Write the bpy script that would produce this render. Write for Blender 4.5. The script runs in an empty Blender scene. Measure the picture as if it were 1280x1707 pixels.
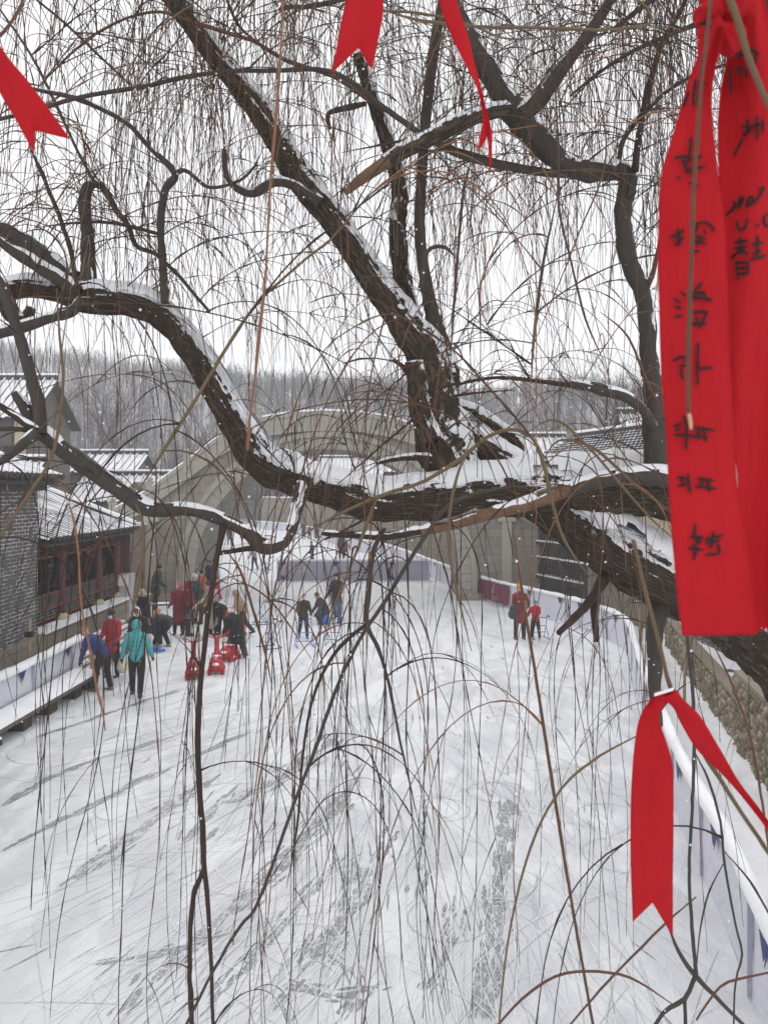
import bpy, math, random
import numpy as np
from mathutils import Vector, Matrix, noise
random.seed(7)
R = math.radians
SC = bpy.context.scene
COL = SC.collection
# ------------------------------------------------------------------ camera, sky, sun
H, F, HX, HY = 4.6, 1280.0, 640.0, 820.0
cam = bpy.data.objects.new("camera", bpy.data.cameras.new("camera"))
COL.objects.link(cam)
cam.location = (0, 0, H)
cam.rotation_euler = (R(90), 0, 0)
cam.data.sensor_width = 36; cam.data.sensor_height = 36
cam.data.lens = 36 * F / 1707
cam.data.shift_y = -33.5 / 1707
cam.data.clip_start = 0.05; cam.data.clip_end = 2000
cam.data.dof.use_dof = True
cam.data.dof.focus_distance = 6.0
cam.data.dof.aperture_fstop = 9.5
SC.camera = cam
w = bpy.data.worlds.new("World"); SC.world = w; w.use_nodes = True
nt = w.node_tree; nt.nodes.clear()
sky = nt.nodes.new("ShaderNodeTexSky"); sky.sky_type = 'NISHITA'; sky.sun_disc = False
sky.sun_elevation = R(48); sky.sun_rotation = R(160); sky.dust_density = 4
hsv = nt.nodes.new("ShaderNodeHueSaturation"); hsv.inputs['Saturation'].default_value = 0.12
mixc = nt.nodes.new("ShaderNodeMix"); mixc.data_type = 'RGBA'
mixc.inputs[0].default_value = 0.88; mixc.inputs[7].default_value = (9.2, 9.25, 9.5, 1)
bgn = nt.nodes.new("ShaderNodeBackground"); bgn.inputs[1].default_value = 0.1
wo = nt.nodes.new("ShaderNodeOutputWorld")
nt.links.new(sky.outputs[0], hsv.inputs['Color']); nt.links.new(hsv.outputs[0], mixc.inputs[6])
nt.links.new(mixc.outputs[2], bgn.inputs[0]); nt.links.new(bgn.outputs[0], wo.inputs[0])
sd = bpy.data.lights.new("sun", 'SUN'); sd.energy = 0.6; sd.angle = R(25); sd.color = (1, 0.97, 0.93)
so = bpy.data.objects.new("sun", sd); COL.objects.link(so)
so.rotation_euler = (R(42), 0, R(200))
SC.view_settings.view_transform = 'Standard'; SC.view_settings.look = 'None'
SC.view_settings.exposure = 0.42; SC.view_settings.gamma = 1
SC.cycles.use_denoising = True
SC.cycles.max_bounces = 6; SC.cycles.volume_bounces = 1; SC.cycles.transparent_max_bounces = 6
SC.cycles.volume_step_rate = 10

# ------------------------------------------------------------------ helpers
def P(px, py, d):
    return np.array([(px - HX) / F * d, d, H - (py - HY) / F * d])
def G(px, py, z=0.0):
    d = (H - z) * F / (py - HY)
    return np.array([(px - HX) / F * d, d, z])

def tag(o, label=None, cat=None, group=None, kind=None):
    if label: o['label'] = label
    if cat: o['category'] = cat
    if group: o['group'] = group
    if kind: o['kind'] = kind
    return o
def empty(name, loc=(0, 0, 0), rz=0, label=None, cat=None, group=None):
    o = bpy.data.objects.new(name, None); COL.objects.link(o)
    o.location = tuple(loc); o.rotation_euler = (0, 0, rz); o.empty_display_size = .2
    return tag(o, label, cat, group)

class MB:
    def __init__(s):
        s.v = []; s.f = []; s.m = []; s.n = 0
    def add(s, v, f, m=0):
        v = np.asarray(v, float).reshape(-1, 3)
        s.v.append(v)
        for q in f: s.f.append(tuple(i + s.n for i in q)); s.m.append(m)
        s.n += len(v)
    def box(s, c, d, rz=0, m=0, rx=0, ry=0):
        x, y, z = [k / 2 for k in d]
        V = np.array([[a * x, b * y, e * z] for e in (-1, 1) for b in (-1, 1) for a in (-1, 1)])
        if rx or ry or rz:
            M = np.array((Matrix.Rotation(rz, 3, 'Z') @ Matrix.Rotation(ry, 3, 'Y') @ Matrix.Rotation(rx, 3, 'X')))
            V = V @ M.T
        s.add(V + np.array(c), [(0, 2, 3, 1), (4, 5, 7, 6), (0, 1, 5, 4), (2, 6, 7, 3), (0, 4, 6, 2), (1, 3, 7, 5)], m)
    def bar(s, a, b, wd, ht, m=0):
        a = np.array(a, float); b = np.array(b, float); d = b - a; L = np.linalg.norm(d); d /= L
        u = np.cross(d, [0, 0, 1.]); 
        if np.linalg.norm(u) < 1e-3: u = np.array([1., 0, 0])
        u /= np.linalg.norm(u); k = np.cross(u, d)
        V = [p + u * i * wd / 2 + k * j * ht / 2 for p in (a, b) for j in (-1, 1) for i in (-1, 1)]
        s.add(V, [(0, 1, 3, 2), (4, 6, 7, 5), (0, 4, 5, 1), (2, 3, 7, 6), (0, 2, 6, 4), (1, 5, 7, 3)], m)
    def prism(s, pts, off, m=0):
        pts = np.asarray(pts, float); n = len(pts); off = np.asarray(off, float)
        f = [tuple(range(n)), tuple(range(2 * n - 1, n - 1, -1))]
        f += [(i, i + n, (i + 1) % n + n, (i + 1) % n) for i in range(n)]
        s.add(np.vstack([pts, pts + off]), f, m)
    def tube(s, pts, rad, sides=8, m=0, cap=True):
        pts = np.asarray(pts, float); n = len(pts)
        rad = np.broadcast_to(np.asarray(rad, float), (n,))
        t = np.gradient(pts, axis=0); t /= (np.linalg.norm(t, axis=1)[:, None] + 1e-12)
        ref = np.array([.11, .97, .21])
        if abs(np.mean(t @ (ref / np.linalg.norm(ref)))) > .8: ref = np.array([.9, .1, .3])
        u = np.cross(t, ref); u /= (np.linalg.norm(u, axis=1)[:, None] + 1e-12); k = np.cross(t, u)
        a = np.arange(sides) * 2 * math.pi / sides
        V = pts[:, None, :] + rad[:, None, None] * (np.cos(a)[None, :, None] * u[:, None, :] + np.sin(a)[None, :, None] * k[:, None, :])
        f = [(i * sides + j, i * sides + (j + 1) % sides, (i + 1) * sides + (j + 1) % sides, (i + 1) * sides + j) for i in range(n - 1) for j in range(sides)]
        if cap: f += [tuple(range(sides))[::-1], tuple((n - 1) * sides + j for j in range(sides))]
        s.add(V.reshape(-1, 3), f, m)
    def sphere(s, c, r, m=0, seg=12, rings=8, rot=None):
        r = np.broadcast_to(np.asarray(r, float), (3,))
        V = [[0, 0, 1]]; 
        for i in range(1, rings):
            p = math.pi * i / rings
            for j in range(seg):
                a = 2 * math.pi * j / seg; V.append([math.sin(p) * math.cos(a), math.sin(p) * math.sin(a), math.cos(p)])
        V.append([0, 0, -1]); V = np.array(V) * r
        if rot is not None: V = V @ np.array(rot).T
        f = [(0, 1 + j, 1 + (j + 1) % seg) for j in range(seg)]
        for i in range(rings - 2):
            for j in range(seg):
                a = 1 + i * seg + j; b = 1 + i * seg + (j + 1) % seg; f.append((a, a + seg, b + seg, b))
        e = len(V) - 1; o = 1 + (rings - 2) * seg
        f += [(e, o + (j + 1) % seg, o + j) for j in range(seg)]
        s.add(V + np.array(c), f, m)
    def grid(s, A, m=0):
        A = np.asarray(A, float); n, k = A.shape[:2]
        s.add(A.reshape(-1, 3), [(i * k + j, i * k + j + 1, (i + 1) * k + j + 1, (i + 1) * k + j) for i in range(n - 1) for j in range(k - 1)], m)
    def mesh(s, name, mats, uv=True, smooth=False):
        me = bpy.data.meshes.new(name)
        V = np.vstack(s.v); me.from_pydata([], [], []) 
        me.vertices.add(len(V)); me.vertices.foreach_set('co', V.ravel())
        L = np.array([len(q) for q in s.f]); flat = np.fromiter((i for q in s.f for i in q), dtype=np.int32)
        me.loops.add(len(flat)); me.loops.foreach_set('vertex_index', flat)
        me.polygons.add(len(L)); me.polygons.foreach_set('loop_start', np.concatenate([[0], np.cumsum(L)[:-1]]).astype(np.int32))
        for k in (mats if isinstance(mats, (list, tuple)) else [mats]): me.materials.append(k)
        me.update(calc_edges=True)
        me.polygons.foreach_set('material_index', np.array(s.m, np.int32))
        me.polygons.foreach_set('use_smooth', np.full(len(L), smooth))
        me.validate(clean_customdata=False)
        if uv and len(me.polygons) < 400000:
            lay = me.uv_layers.new(name='UVMap')
            nor = np.zeros(len(me.polygons) * 3); me.polygons.foreach_get('normal', nor); nor = nor.reshape(-1, 3)
            li = np.zeros(len(me.loops), np.int32); me.loops.foreach_get('vertex_index', li)
            tot = np.zeros(len(me.polygons), np.int32); me.polygons.foreach_get('loop_total', tot)
            co = np.zeros(len(me.vertices) * 3); me.vertices.foreach_get('co', co); co = co.reshape(-1, 3)[li]
            n = np.repeat(nor, tot, axis=0); flatm = np.abs(n[:, 2]) > .75
            hx = np.stack([-n[:, 1], n[:, 0]], 1); hx /= (np.linalg.norm(hx, axis=1)[:, None] + 1e-9)
            u = np.where(flatm, co[:, 0], co[:, 0] * hx[:, 0] + co[:, 1] * hx[:, 1]); v = np.where(flatm, co[:, 1], co[:, 2])
            lay.data.foreach_set('uv', np.stack([u, v], 1).ravel())
        return me
    def build(s, name, mats, parent=None, uv=True, smooth=False, local=False):
        me = s.mesh(name, mats, uv, smooth)
        o = bpy.data.objects.new(name, me); COL.objects.link(o)
        if parent is not None:
            o.parent = parent
            if not local: o.matrix_parent_inverse = world_of(parent).inverted()
        return o
def world_of(o):
    m = Matrix.LocRotScale(o.location, o.rotation_euler, o.scale)
    return (world_of(o.parent) @ o.matrix_parent_inverse @ m) if o.parent else m
def top(o, label, cat, group=None, kind=None): return tag(o, label, cat, group, kind)

# ------------------------------------------------------------------ materials
MATS = {}
def srgb(r, g, b): return tuple(((c / 255) / 12.92 if c / 255 <= .04045 else ((c / 255 + .055) / 1.055) ** 2.4) for c in (r, g, b))
class NT:
    def __init__(s, name):
        s.mat = bpy.data.materials.new(name); s.mat.use_nodes = True; s.t = s.mat.node_tree
        s.b = s.t.nodes['Principled BSDF']; s.out = s.t.nodes['Material Output']
    def n(s, typ, ins=None, **kw):
        x = s.t.nodes.new('ShaderNode' + typ)
        for k, v in kw.items(): setattr(x, k, v)
        for k, v in (ins or {}).items():
            if isinstance(v, bpy.types.NodeSocket): s.t.links.new(v, x.inputs[k])
            else: x.inputs[k].default_value = v
        return x
    def link(s, a, b): s.t.links.new(a, b)
    def coord(s, kind='Object', scale=(1, 1, 1), rot=(0, 0, 0)):
        c = s.n('TexCoord'); m = s.n('Mapping', {'Vector': c.outputs[kind], 'Scale': scale, 'Rotation': rot}); return m.outputs[0]
    def noise(s, vec, scale, detail=4, rough=.55, dist=0): return s.n('TexNoise', {'Vector': vec, 'Scale': scale, 'Detail': detail, 'Roughness': rough, 'Distortion': dist}).outputs['Fac']
    def ramp(s, fac, stops, interp='LINEAR'):
        r = s.n('ValToRGB', {'Fac': fac}); r.color_ramp.interpolation = interp
        e = r.color_ramp.elements
        while len(e) < len(stops): e.new(.5)
        for i, (p, c) in enumerate(stops):
            e[i].position = p
            c = (c, c, c) if isinstance(c, (int, float)) else c
            e[i].color = (*c[:3], 1)
        return r.outputs[0]
    def mix(s, fac, a, b, bt='MIX'):
        x = s.n('Mix', data_type='RGBA', blend_type=bt)
        for i, v in ((0, fac), (6, a), (7, b)):
            if isinstance(v, bpy.types.NodeSocket): s.link(v, x.inputs[i])
            else: x.inputs[i].default_value = v if i == 0 else (*v[:3], 1)
        return x.outputs[2]
    def math(s, op, a, b=0.0, clamp=False):
        x = s.n('Math', operation=op, use_clamp=clamp)
        for i, v in ((0, a), (1, b)):
            if isinstance(v, bpy.types.NodeSocket): s.link(v, x.inputs[i])
            else: x.inputs[i].default_value = v
        return x.outputs[0]
    def col(s, c):
        if isinstance(c, bpy.types.NodeSocket): s.link(c, s.b.inputs['Base Color'])
        else: s.b.inputs['Base Color'].default_value = (*c[:3], 1)
    def rough(s, c):
        if isinstance(c, bpy.types.NodeSocket): s.link(c, s.b.inputs['Roughness'])
        else: s.b.inputs['Roughness'].default_value = c
    def bump(s, h, strength=.5, dist=.02):
        b = s.n('Bump', {'Height': h, 'Strength': strength, 'Distance': dist}); s.link(b.outputs[0], s.b.inputs['Normal'])

def plain(name, c, rough=.7, var=.25, scale=6, bump=0, metal=0, kind='Object'):
    if name in MATS: return MATS[name]
    k = NT(name); v = k.coord(kind)
    f = k.noise(v, scale, 5)
    k.col(k.mix(f, tuple(x * (1 - var) for x in c), tuple(min(1, x * (1 + var)) for x in c)))
    k.rough(rough); k.b.inputs['Metallic'].default_value = metal
    if bump: k.bump(k.noise(v, scale * 6, 4), bump, .01)
    MATS[name] = k.mat; return k.mat
def cloth(name, c, scale=14):
    if name in MATS: return MATS[name]
    k = NT(name); v = k.coord()
    k.col(k.mix(k.noise(v, 3.5, 4), tuple(x * .75 for x in c), tuple(min(1, x * 1.2) for x in c)))
    k.rough(.75); k.bump(k.noise(v, scale, 4, .6, .6), .7, .03)
    MATS[name] = k.mat; return k.mat

def m_snow(name='snow', dirty=.0):
    k = NT(name); v = k.coord()
    a = k.noise(v, 1.3, 5); b = k.noise(v, 28, 5, .7)
    k.col(k.ramp(k.math('ADD', k.math('MULTIPLY', a, .6), k.math('MULTIPLY', b, .4)), [(.3, (.70 - dirty, .71 - dirty, .74 - dirty)), (.6, (.88 - dirty / 2, .88 - dirty / 2, .90 - dirty / 2))]))
    k.rough(.85); k.b.inputs['Specular IOR Level'].default_value = .2
    k.bump(k.math('ADD', k.math('MULTIPLY', k.noise(v, 9, 5), 1.), k.math('MULTIPLY', b, .35)), .5, .03)
    return k.mat
SNOW = m_snow()
SNOWD = m_snow('trodden_snow', .10)

def m_masonry(name, c1, c2, mortar, bw, bh, ms=.02, snow=0., bumpd=.015, rough=.9, stain=.35):
    k = NT(name); v = k.coord('UV')
    nz = k.n('TexNoise', {'Vector': v, 'Scale': 3.0}).outputs['Color']
    vv = k.n('VectorMath', {0: v, 1: k.n('VectorMath', {0: nz, 1: (.02, .02, .02)}, operation='MULTIPLY').outputs[0]}, operation='ADD').outputs[0]
    br = k.n('TexBrick', {'Vector': vv, 'Color1': (*c1, 1), 'Color2': (*c2, 1), 'Mortar': (*mortar, 1), 'Scale': 1., 'Mortar Size': ms, 'Mortar Smooth': .3, 'Bias': 0., 'Brick Width': bw, 'Row Height': bh})
    col = br.outputs['Color']; fac = br.outputs['Fac']
    big = k.noise(v, .9, 6, .65)
    col = k.mix(k.ramp(big, [(.35, stain), (.7, 0.)]), col, tuple(x * .45 for x in c1))
    col = k.mix(k.math('MULTIPLY', k.noise(v, 22, 4), .5), col, tuple(x * 1.3 for x in c2))
    if snow:
        lines = k.math('MULTIPLY', fac, k.ramp(k.noise(v, 2.2, 5, .7), [(.42, 0.), (.55, 1.)]))
        col = k.mix(k.math('MULTIPLY', lines, snow), col, (.75, .75, .77))
    k.col(col); k.rough(rough)
    h = k.math('SUBTRACT', k.math('MULTIPLY', k.noise(v, 14, 5), .5), fac)
    k.bump(h, .8, bumpd)
    return k.mat
BRICK = m_masonry('grey_brick', (.06, .058, .056), (.105, .10, .097), (.12, .12, .12), .3, .09, .012, snow=.6)
BLOCK = m_masonry('rough_stone_block', (.20, .165, .125), (.27, .23, .18), (.09, .08, .07), .62, .3, .02)
ASHLAR = m_masonry('grey_ashlar', (.205, .188, .16), (.28, .258, .22), (.10, .095, .085), .75, .38, .014)
PALESTONE = m_masonry('pale_dressed_stone', (.36, .32, .26), (.42, .385, .32), (.22, .2, .17), 1.1, 3.0, .01, stain=.25)
RINGSTONE = plain('arch_ring_stone', (.33, .31, .265), .9, .25, 2.5, .4)
BEIGE = plain('beige_plaster', (.46, .39, .28), .85, .15, 1.5, .2)
WALLGREY = m_masonry('weathered_wall', (.19, .16, .13), (.25, .215, .175), (.12, .105, .09), .8, .35, .012)
DARKTILE = plain('dark_roof_tile', (.045, .043, .043), .8, .35, 8, .3)
WOODRED = plain('weathered_red_timber', (.11, .035, .028), .75, .35, 7, .4)
WOODDARK = plain('dark_timber', (.045, .034, .028), .8, .35, 6, .4)
WOODPALE = plain('pale_timber', (.30, .23, .15), .8, .3, 9, .3)
WOODGREY = plain('grey_weathered_timber', (.12, .10, .085), .85, .3, 9, .3)
LATTICE = plain('grey_green_lattice', (.13, .15, .135), .8, .3, 8)
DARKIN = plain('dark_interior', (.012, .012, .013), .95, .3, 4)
CABINET = plain('pale_grey_steel', (.42, .42, .43), .5, .1, 3)
WHITEPAINT = plain('white_panel', (.75, .75, .75), .5, .05, 3)
BLUEMARK = plain('navy_print', (.025, .035, .16), .6, .1, 5)
BLACK = plain('black_plastic', (.015, .015, .016), .45, .2, 5)
BLUEPAINT = plain('blue_painted_steel', (.06, .14, .38), .4, .2, 12)
BLUEPLASTIC = plain('blue_plastic', (.04, .16, .52), .35, .15, 5)
REDPLASTIC = plain('red_plastic', (.42, .012, .022), .32, .18, 5)
SKIN = plain('skin', (.55, .33, .24), .6, .08, 9)
STEEL = plain('steel', (.5, .5, .52), .3, .1, 5, 0, 1)

def m_banner(name, c):
    k = NT(name); v = k.coord('UV'); o = k.coord('Object')
    k.col(k.mix(k.noise(o, 1.2, 4), tuple(x * .86 for x in c), c))
    k.rough(.55); k.bump(k.noise(k.coord('Object', (1.2, 1.2, .7)), 4.5, 5, .55, 1.8), .9, .05)
    return k.mat
BANNER = m_banner('white_banner_cloth', (.72, .72, .785))
BANNERGREY = m_banner('lilac_banner_cloth', (.46, .45, .55))
MAROON = m_banner('maroon_banner_cloth', (.17, .03, .05))

def m_ice():
    k = NT('skated_ice'); o = k.coord('Object')
    warp = k.n('TexNoise', {'Vector': o, 'Scale': .22, 'Detail': 2}).outputs['Color']
    def wv(amt, vec=o): return k.n('VectorMath', {0: vec, 1: k.n('VectorMath', {0: warp, 1: (amt, amt, 0)}, operation='MULTIPLY').outputs[0]}, operation='ADD').outputs[0]
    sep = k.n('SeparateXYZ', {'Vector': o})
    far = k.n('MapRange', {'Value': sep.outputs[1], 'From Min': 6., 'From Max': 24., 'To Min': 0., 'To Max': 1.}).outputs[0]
    base = k.mix(k.ramp(k.noise(o, .55, 4, .5), [(.38, 0.), (.62, 1.)]), (.47, .485, .51), (.57, .585, .605))
    # dusting of snow, in soft isotropic drifts with a grainy edge
    grain = k.noise(o, 38, 4, .7)
    d1 = k.math('ADD', k.noise(k.n('Mapping', {'Vector': wv(1.5), 'Rotation': (0, 0, R(20)), 'Scale': (1.3, .5, 1)}).outputs[0], 1.5, 4, .55), k.math('MULTIPLY', k.math('SUBTRACT', grain, .5), .35))
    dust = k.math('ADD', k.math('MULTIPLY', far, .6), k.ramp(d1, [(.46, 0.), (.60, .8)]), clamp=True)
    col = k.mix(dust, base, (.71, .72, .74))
    spk = k.ramp(k.noise(o, 75, 3, .6), [(.64, 0.), (.70, 1.)])
    col = k.mix(k.math('MULTIPLY', spk, .5), col, (.84, .84, .85))
    k.col(col); k.rough(k.ramp(dust, [(0., .32), (.6, .7)])); k.b.inputs['Specular IOR Level'].default_value = .4
    k.bump(k.math('ADD', k.math('MULTIPLY', grain, .5), k.math('MULTIPLY', dust, .6)), .25, .006)
    return k.mat
def m_darkice():
    k = NT('bare_dark_ice'); o = k.coord('Object'); n = k.noise(o, 22, 5, .7)
    k.col(k.ramp(n, [(.38, (.12, .135, .14)), (.55, (.26, .275, .285)), (.68, (.6, .61, .63))])); k.rough(.3); return k.mat
CUTW = plain('blade_cut_snow', (.78, .79, .80), .8, .06, 5)
def m_track():
    k = NT('scuffed_track_ice'); o = k.coord('Object')
    a = k.noise(k.n('Mapping', {'Vector': o, 'Rotation': (0, 0, R(18)), 'Scale': (2.2, .8, 1)}).outputs[0], 6, 5, .7); f = k.noise(o, 45, 4, .75)
    h = k.math('ADD', k.math('MULTIPLY', a, .6), k.math('MULTIPLY', f, .4))
    k.col(k.ramp(h, [(.40, (.13, .145, .15)), (.49, (.24, .255, .265)), (.525, (.50, .515, .535)), (.62, (.66, .67, .685))])); k.rough(.35); return k.mat
TRACK = m_track()
CUTD = plain('blade_cut_dark', (.34, .355, .37), .4, .4, 6)
DARKICE = m_darkice()
ICE = m_ice()

def m_bark(name, c, snowamt=.0, light=False):
    k = NT(name); v = k.coord('UV')
    m = k.n('Mapping', {'Vector': v, 'Scale': (34., 7., 1)}).outputs[0]
    wn = k.n('TexNoise', {'Vector': v, 'Scale': 14., 'Detail': 3}).outputs['Color']
    mm = k.n('VectorMath', {0: m, 1: k.n('VectorMath', {0: wn, 1: (1.4, 1.4, 0)}, operation='MULTIPLY').outputs[0]}, operation='ADD').outputs[0]
    vo = k.n('TexVoronoi', {'Vector': mm, 'Scale': 1., 'Randomness': 1.}, feature='DISTANCE_TO_EDGE').outputs['Distance']
    fur = k.ramp(vo, [(0., 0.), (.32, 1.)])
    nz = k.noise(k.coord('Object'), 40, 6, .7)
    big = k.noise(k.coord('Object'), 4, 4)
    col = k.mix(fur, tuple(x * .28 for x in c), k.mix(nz, tuple(x * .75 for x in c), tuple(x * 1.55 for x in c)))
    col = k.mix(k.math('MULTIPLY', big, .5), col, (c[0] * .75, c[1] * .8, c[2] * .7))
    h = k.math('ADD', fur, k.math('MULTIPLY', nz, .4))
    if snowamt:
        g = k.n('NewGeometry'); nzz = k.n('SeparateXYZ', {'Vector': g.outputs['Normal']}).outputs[2]
        nx = k.n('SeparateXYZ', {'Vector': g.outputs['Normal']}).outputs[0]
        lodge = k.math('ADD', k.math('MULTIPLY', nzz, .75), k.math('MULTIPLY', nx, .18))
        pat = k.math('ADD', lodge, k.math('MULTIPLY', k.noise(k.coord('Object'), 16, 5, .7), .95))
        sn = k.ramp(k.math('ADD', pat, k.math('MULTIPLY', fur, .10)), [(1.02 - snowamt, 0.), (1.06 - snowamt, 1.)])
        col = k.mix(sn, col, (.84, .85, .87)); h = k.math('ADD', h, k.math('MULTIPLY', sn, .9))
    k.col(col); k.rough(.9); k.b.inputs['Specular IOR Level'].default_value = .2
    k.bump(h, .9, .012)
    return k.mat
BARK = m_bark('rough_willow_bark', (.10, .078, .06))
BARKSNOW = m_bark('snow_flecked_bark', (.105, .08, .062), .29)
BARKGREY = plain('smooth_grey_bark', (.052, .043, .035), .8, .4, 22, .5)
BARKDARK = plain('dark_twig_bark', (.036, .020, .013), .8, .4, 20, .3)
BARKBROWN = plain('brown_twig_bark', (.105, .048, .024), .75, .35, 18, .2)
BARKORANGE = plain('orange_twig_bark', (.21, .095, .045), .7, .3, 18, .2)
BARKOLIVE = plain('olive_twig_bark', (.125, .085, .042), .7, .3, 18, .2)
BAREWOOD = plain('torn_bare_wood', (.16, .09, .052), .85, .7, 14, 1.)
TWIGM = [BARKDARK, BARKBROWN, BARKORANGE, BARKOLIVE, BARKGREY]
LEAFM = plain('dry_willow_leaf', (.30, .12, .05), .8, .3, 20)

def m_ribbon(name, c):
    k = NT(name); v = k.coord('UV')
    w1 = k.n('TexWave', {'Vector': v, 'Scale': 900., 'Distortion': 0.}, bands_direction='Y').outputs['Fac']
    o = k.coord('Object')
    k.col(k.mix(k.noise(o, 9, 4), tuple(x * .82 for x in c), tuple(x * 1.12 for x in c)))
    k.rough(.8); k.b.inputs['Specular IOR Level'].default_value = .08
    k.bump(k.math('ADD', k.noise(k.coord('Object', (1.6, 1.6, .45)), 26, 4, .6, .8), k.math('MULTIPLY', k.noise(o, 700, 2), .10)), .8, .014)
    tr = k.n('BsdfTranslucent', {'Color': (*[min(1, x * 1.2) for x in c], 1)})
    ms = k.n('MixShader', {0: .24}); k.link(k.b.outputs[0], ms.inputs[1]); k.link(tr.outputs[0], ms.inputs[2]); k.link(ms.outputs[0], k.out.inputs['Surface'])
    return k.mat
RIBBON = m_ribbon('red_satin', (.58, .022, .030))
INK = plain('black_ink', (.012, .003, .004), .8, .2, 60)

# ------------------------------------------------------------------ setting: ground, ice, hills
def catmull(pts, step):
    pts = np.asarray(pts, float); out = []
    n = len(pts)
    for i in range(n - 1):
        p0 = pts[max(i - 1, 0)]; p1 = pts[i]; p2 = pts[i + 1]; p3 = pts[min(i + 2, n - 1)]
        L = np.linalg.norm(p2[:3] - p1[:3]); k = max(1, int(math.ceil(L / step)))
        for j in range(k):
            t = j / k
            out.append(.5 * ((2 * p1) + (-p0 + p2) * t + (2 * p0 - 5 * p1 + 4 * p2 - p3) * t * t + (-p0 + 3 * p1 - 3 * p2 + p3) * t ** 3))
    out.append(pts[-1]); return np.array(out)

def n3(x, y, z=0.): return noise.noise((x, y, z))
RB = [(3.3, 2.), (3.0, 5.), (3.2, 6.4), (3.62, 8.2), (4.05, 10.5), (4.6, 12.8), (5.35, 15.9), (6.0, 18.4), (6.75, 21.2), (7.0, 23.2), (6.55, 26.), (5.5, 29.), (4.55, 31.5), (3.3, 37.), (2.4, 42.), (0., 54.), (-3.2, 63.), (-9., 84.), (-17., 98.)]
gm = MB()
xs = np.concatenate([np.linspace(-160, -14, 24), np.linspace(-13, 14, 60), np.linspace(16, 160, 24)])
ys = np.concatenate([np.linspace(-25, -1, 8), np.linspace(0, 45, 90), np.linspace(47, 300, 50)])
A = np.array([[(x, y, .0) for x in xs] for y in ys])
for i, y in enumerate(ys):
    for j, x in enumerate(xs):
        A[i, j, 2] = -.06 + .04 * n3(x * .7, y * .7) 
        e = 3.0 if y > 24 else 0
gm.grid(A); top(gm.build('snowy_ground', SNOWD, smooth=True), None, None, kind='structure')
im = MB()
rb = catmull([(a, b, .004) for a, b in RB], 1.0)
lb = np.array([(-7.6 if p[1] < 30 else -7.6 - (p[1] - 30) * (.12 if p[1] < 38 else .0) - max(0, p[1] - 38) * .42, p[1], .004) for p in rb])
im.grid(np.array([[l + (r - l) * t for t in np.linspace(0, 1, 12)] for l, r in zip(lb, rb)]))
# blade cuts and worn patches, each a thin strip lying on the ice
rc = random.Random(21)
def lane(x, y): return R(float(np.interp(x, [-7, -5, -2, 1.6, 3.2], [52, 42, 17, 0, -6])) * float(np.interp(y, [5, 14, 40], [1, 1, .35])))
def inside(x, y):
    return 4.5 < y < 44 and -7.0 < x < float(np.interp(y, [q[1] for q in RB], [q[0] for q in RB])) - .12
def strip(x, y, a, L, w_, curv, z, m, rag=0., n=None):
    n = n or max(3, int(L / .16)); V = []; ds = L / n; dead = False
    for i in range(n + 1):
        if not inside(x, y): break
        t = i / n; ww = w_ * (math.sin(math.pi * min(1, max(0, t))) ** .5 * .9 + .1) * (1 + rag * rc.uniform(-1, 1)) / 2
        c, s_ = -math.cos(a), math.sin(a)
        V += [(x + c * ww * (1 + rag * rc.uniform(-.6, .6)), y + s_ * ww, z), (x - c * ww * (1 + rag * rc.uniform(-.6, .6)), y - s_ * ww, z)]
        x += math.sin(a) * ds; y += math.cos(a) * ds; a += curv * ds + rc.gauss(0, .012)
    k_ = len(V) // 2
    if k_ > 1: im.add(V, [(2 * i, 2 * i + 2, 2 * i + 3, 2 * i + 1) for i in range(k_ - 1)], m)
def sweep(n, m, z, wr, Lr, spread, ymax):
    for _ in range(n):
        y = 4.8 + (ymax - 4.8) * rc.random() ** 1.15; x = rc.uniform(-.55, .5) * y
        if not inside(x, y): continue
        z += 1.5e-6; strip(x, y, lane(x, y) + rc.gauss(0, spread), rc.uniform(*Lr), rc.uniform(*wr) * (.7 + y / 22), rc.gauss(0, .16), z, m)
# worn dark tracks: (pixels along the track, width m, density)
tracks = [([(200, 1700), (300, 1590), (420, 1490), (540, 1370), (600, 1290)], .16, 300), ([(330, 1700), (470, 1540), (560, 1440)], .10, 130), ([(790, 1700), (815, 1560), (838, 1430), (845, 1350)], .10, 230), ([(815, 1700), (832, 1570), (835, 1480)], .05, 110), ([(0, 1420), (120, 1360), (260, 1290), (380, 1235)], .06, 120), ([(0, 1345), (110, 1285), (250, 1240)], .05, 110),
          ([(440, 1690), (520, 1600), (590, 1500), (640, 1400)], .22, 120), ([(560, 1700), (600, 1640), (560, 1600)], .16, 40), ([(100, 1480), (220, 1390), (330, 1310)], .14, 90), ([(60, 1230), (180, 1190), (300, 1150)], .03, 50), ([(690, 1500), (700, 1440), (705, 1360)], .10, 36), ([(150, 1610), (260, 1590), (350, 1565)], .05, 36), ([(470, 1640), (560, 1660), (640, 1640)], .12, 34), ([(700, 1650), (740, 1600), (760, 1520)], .12, 40), ([(280, 1440), (330, 1380), (370, 1330)], .14, 60), ([(380, 1340), (480, 1290), (560, 1230)], .2, 60)]
zt = .0052
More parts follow.
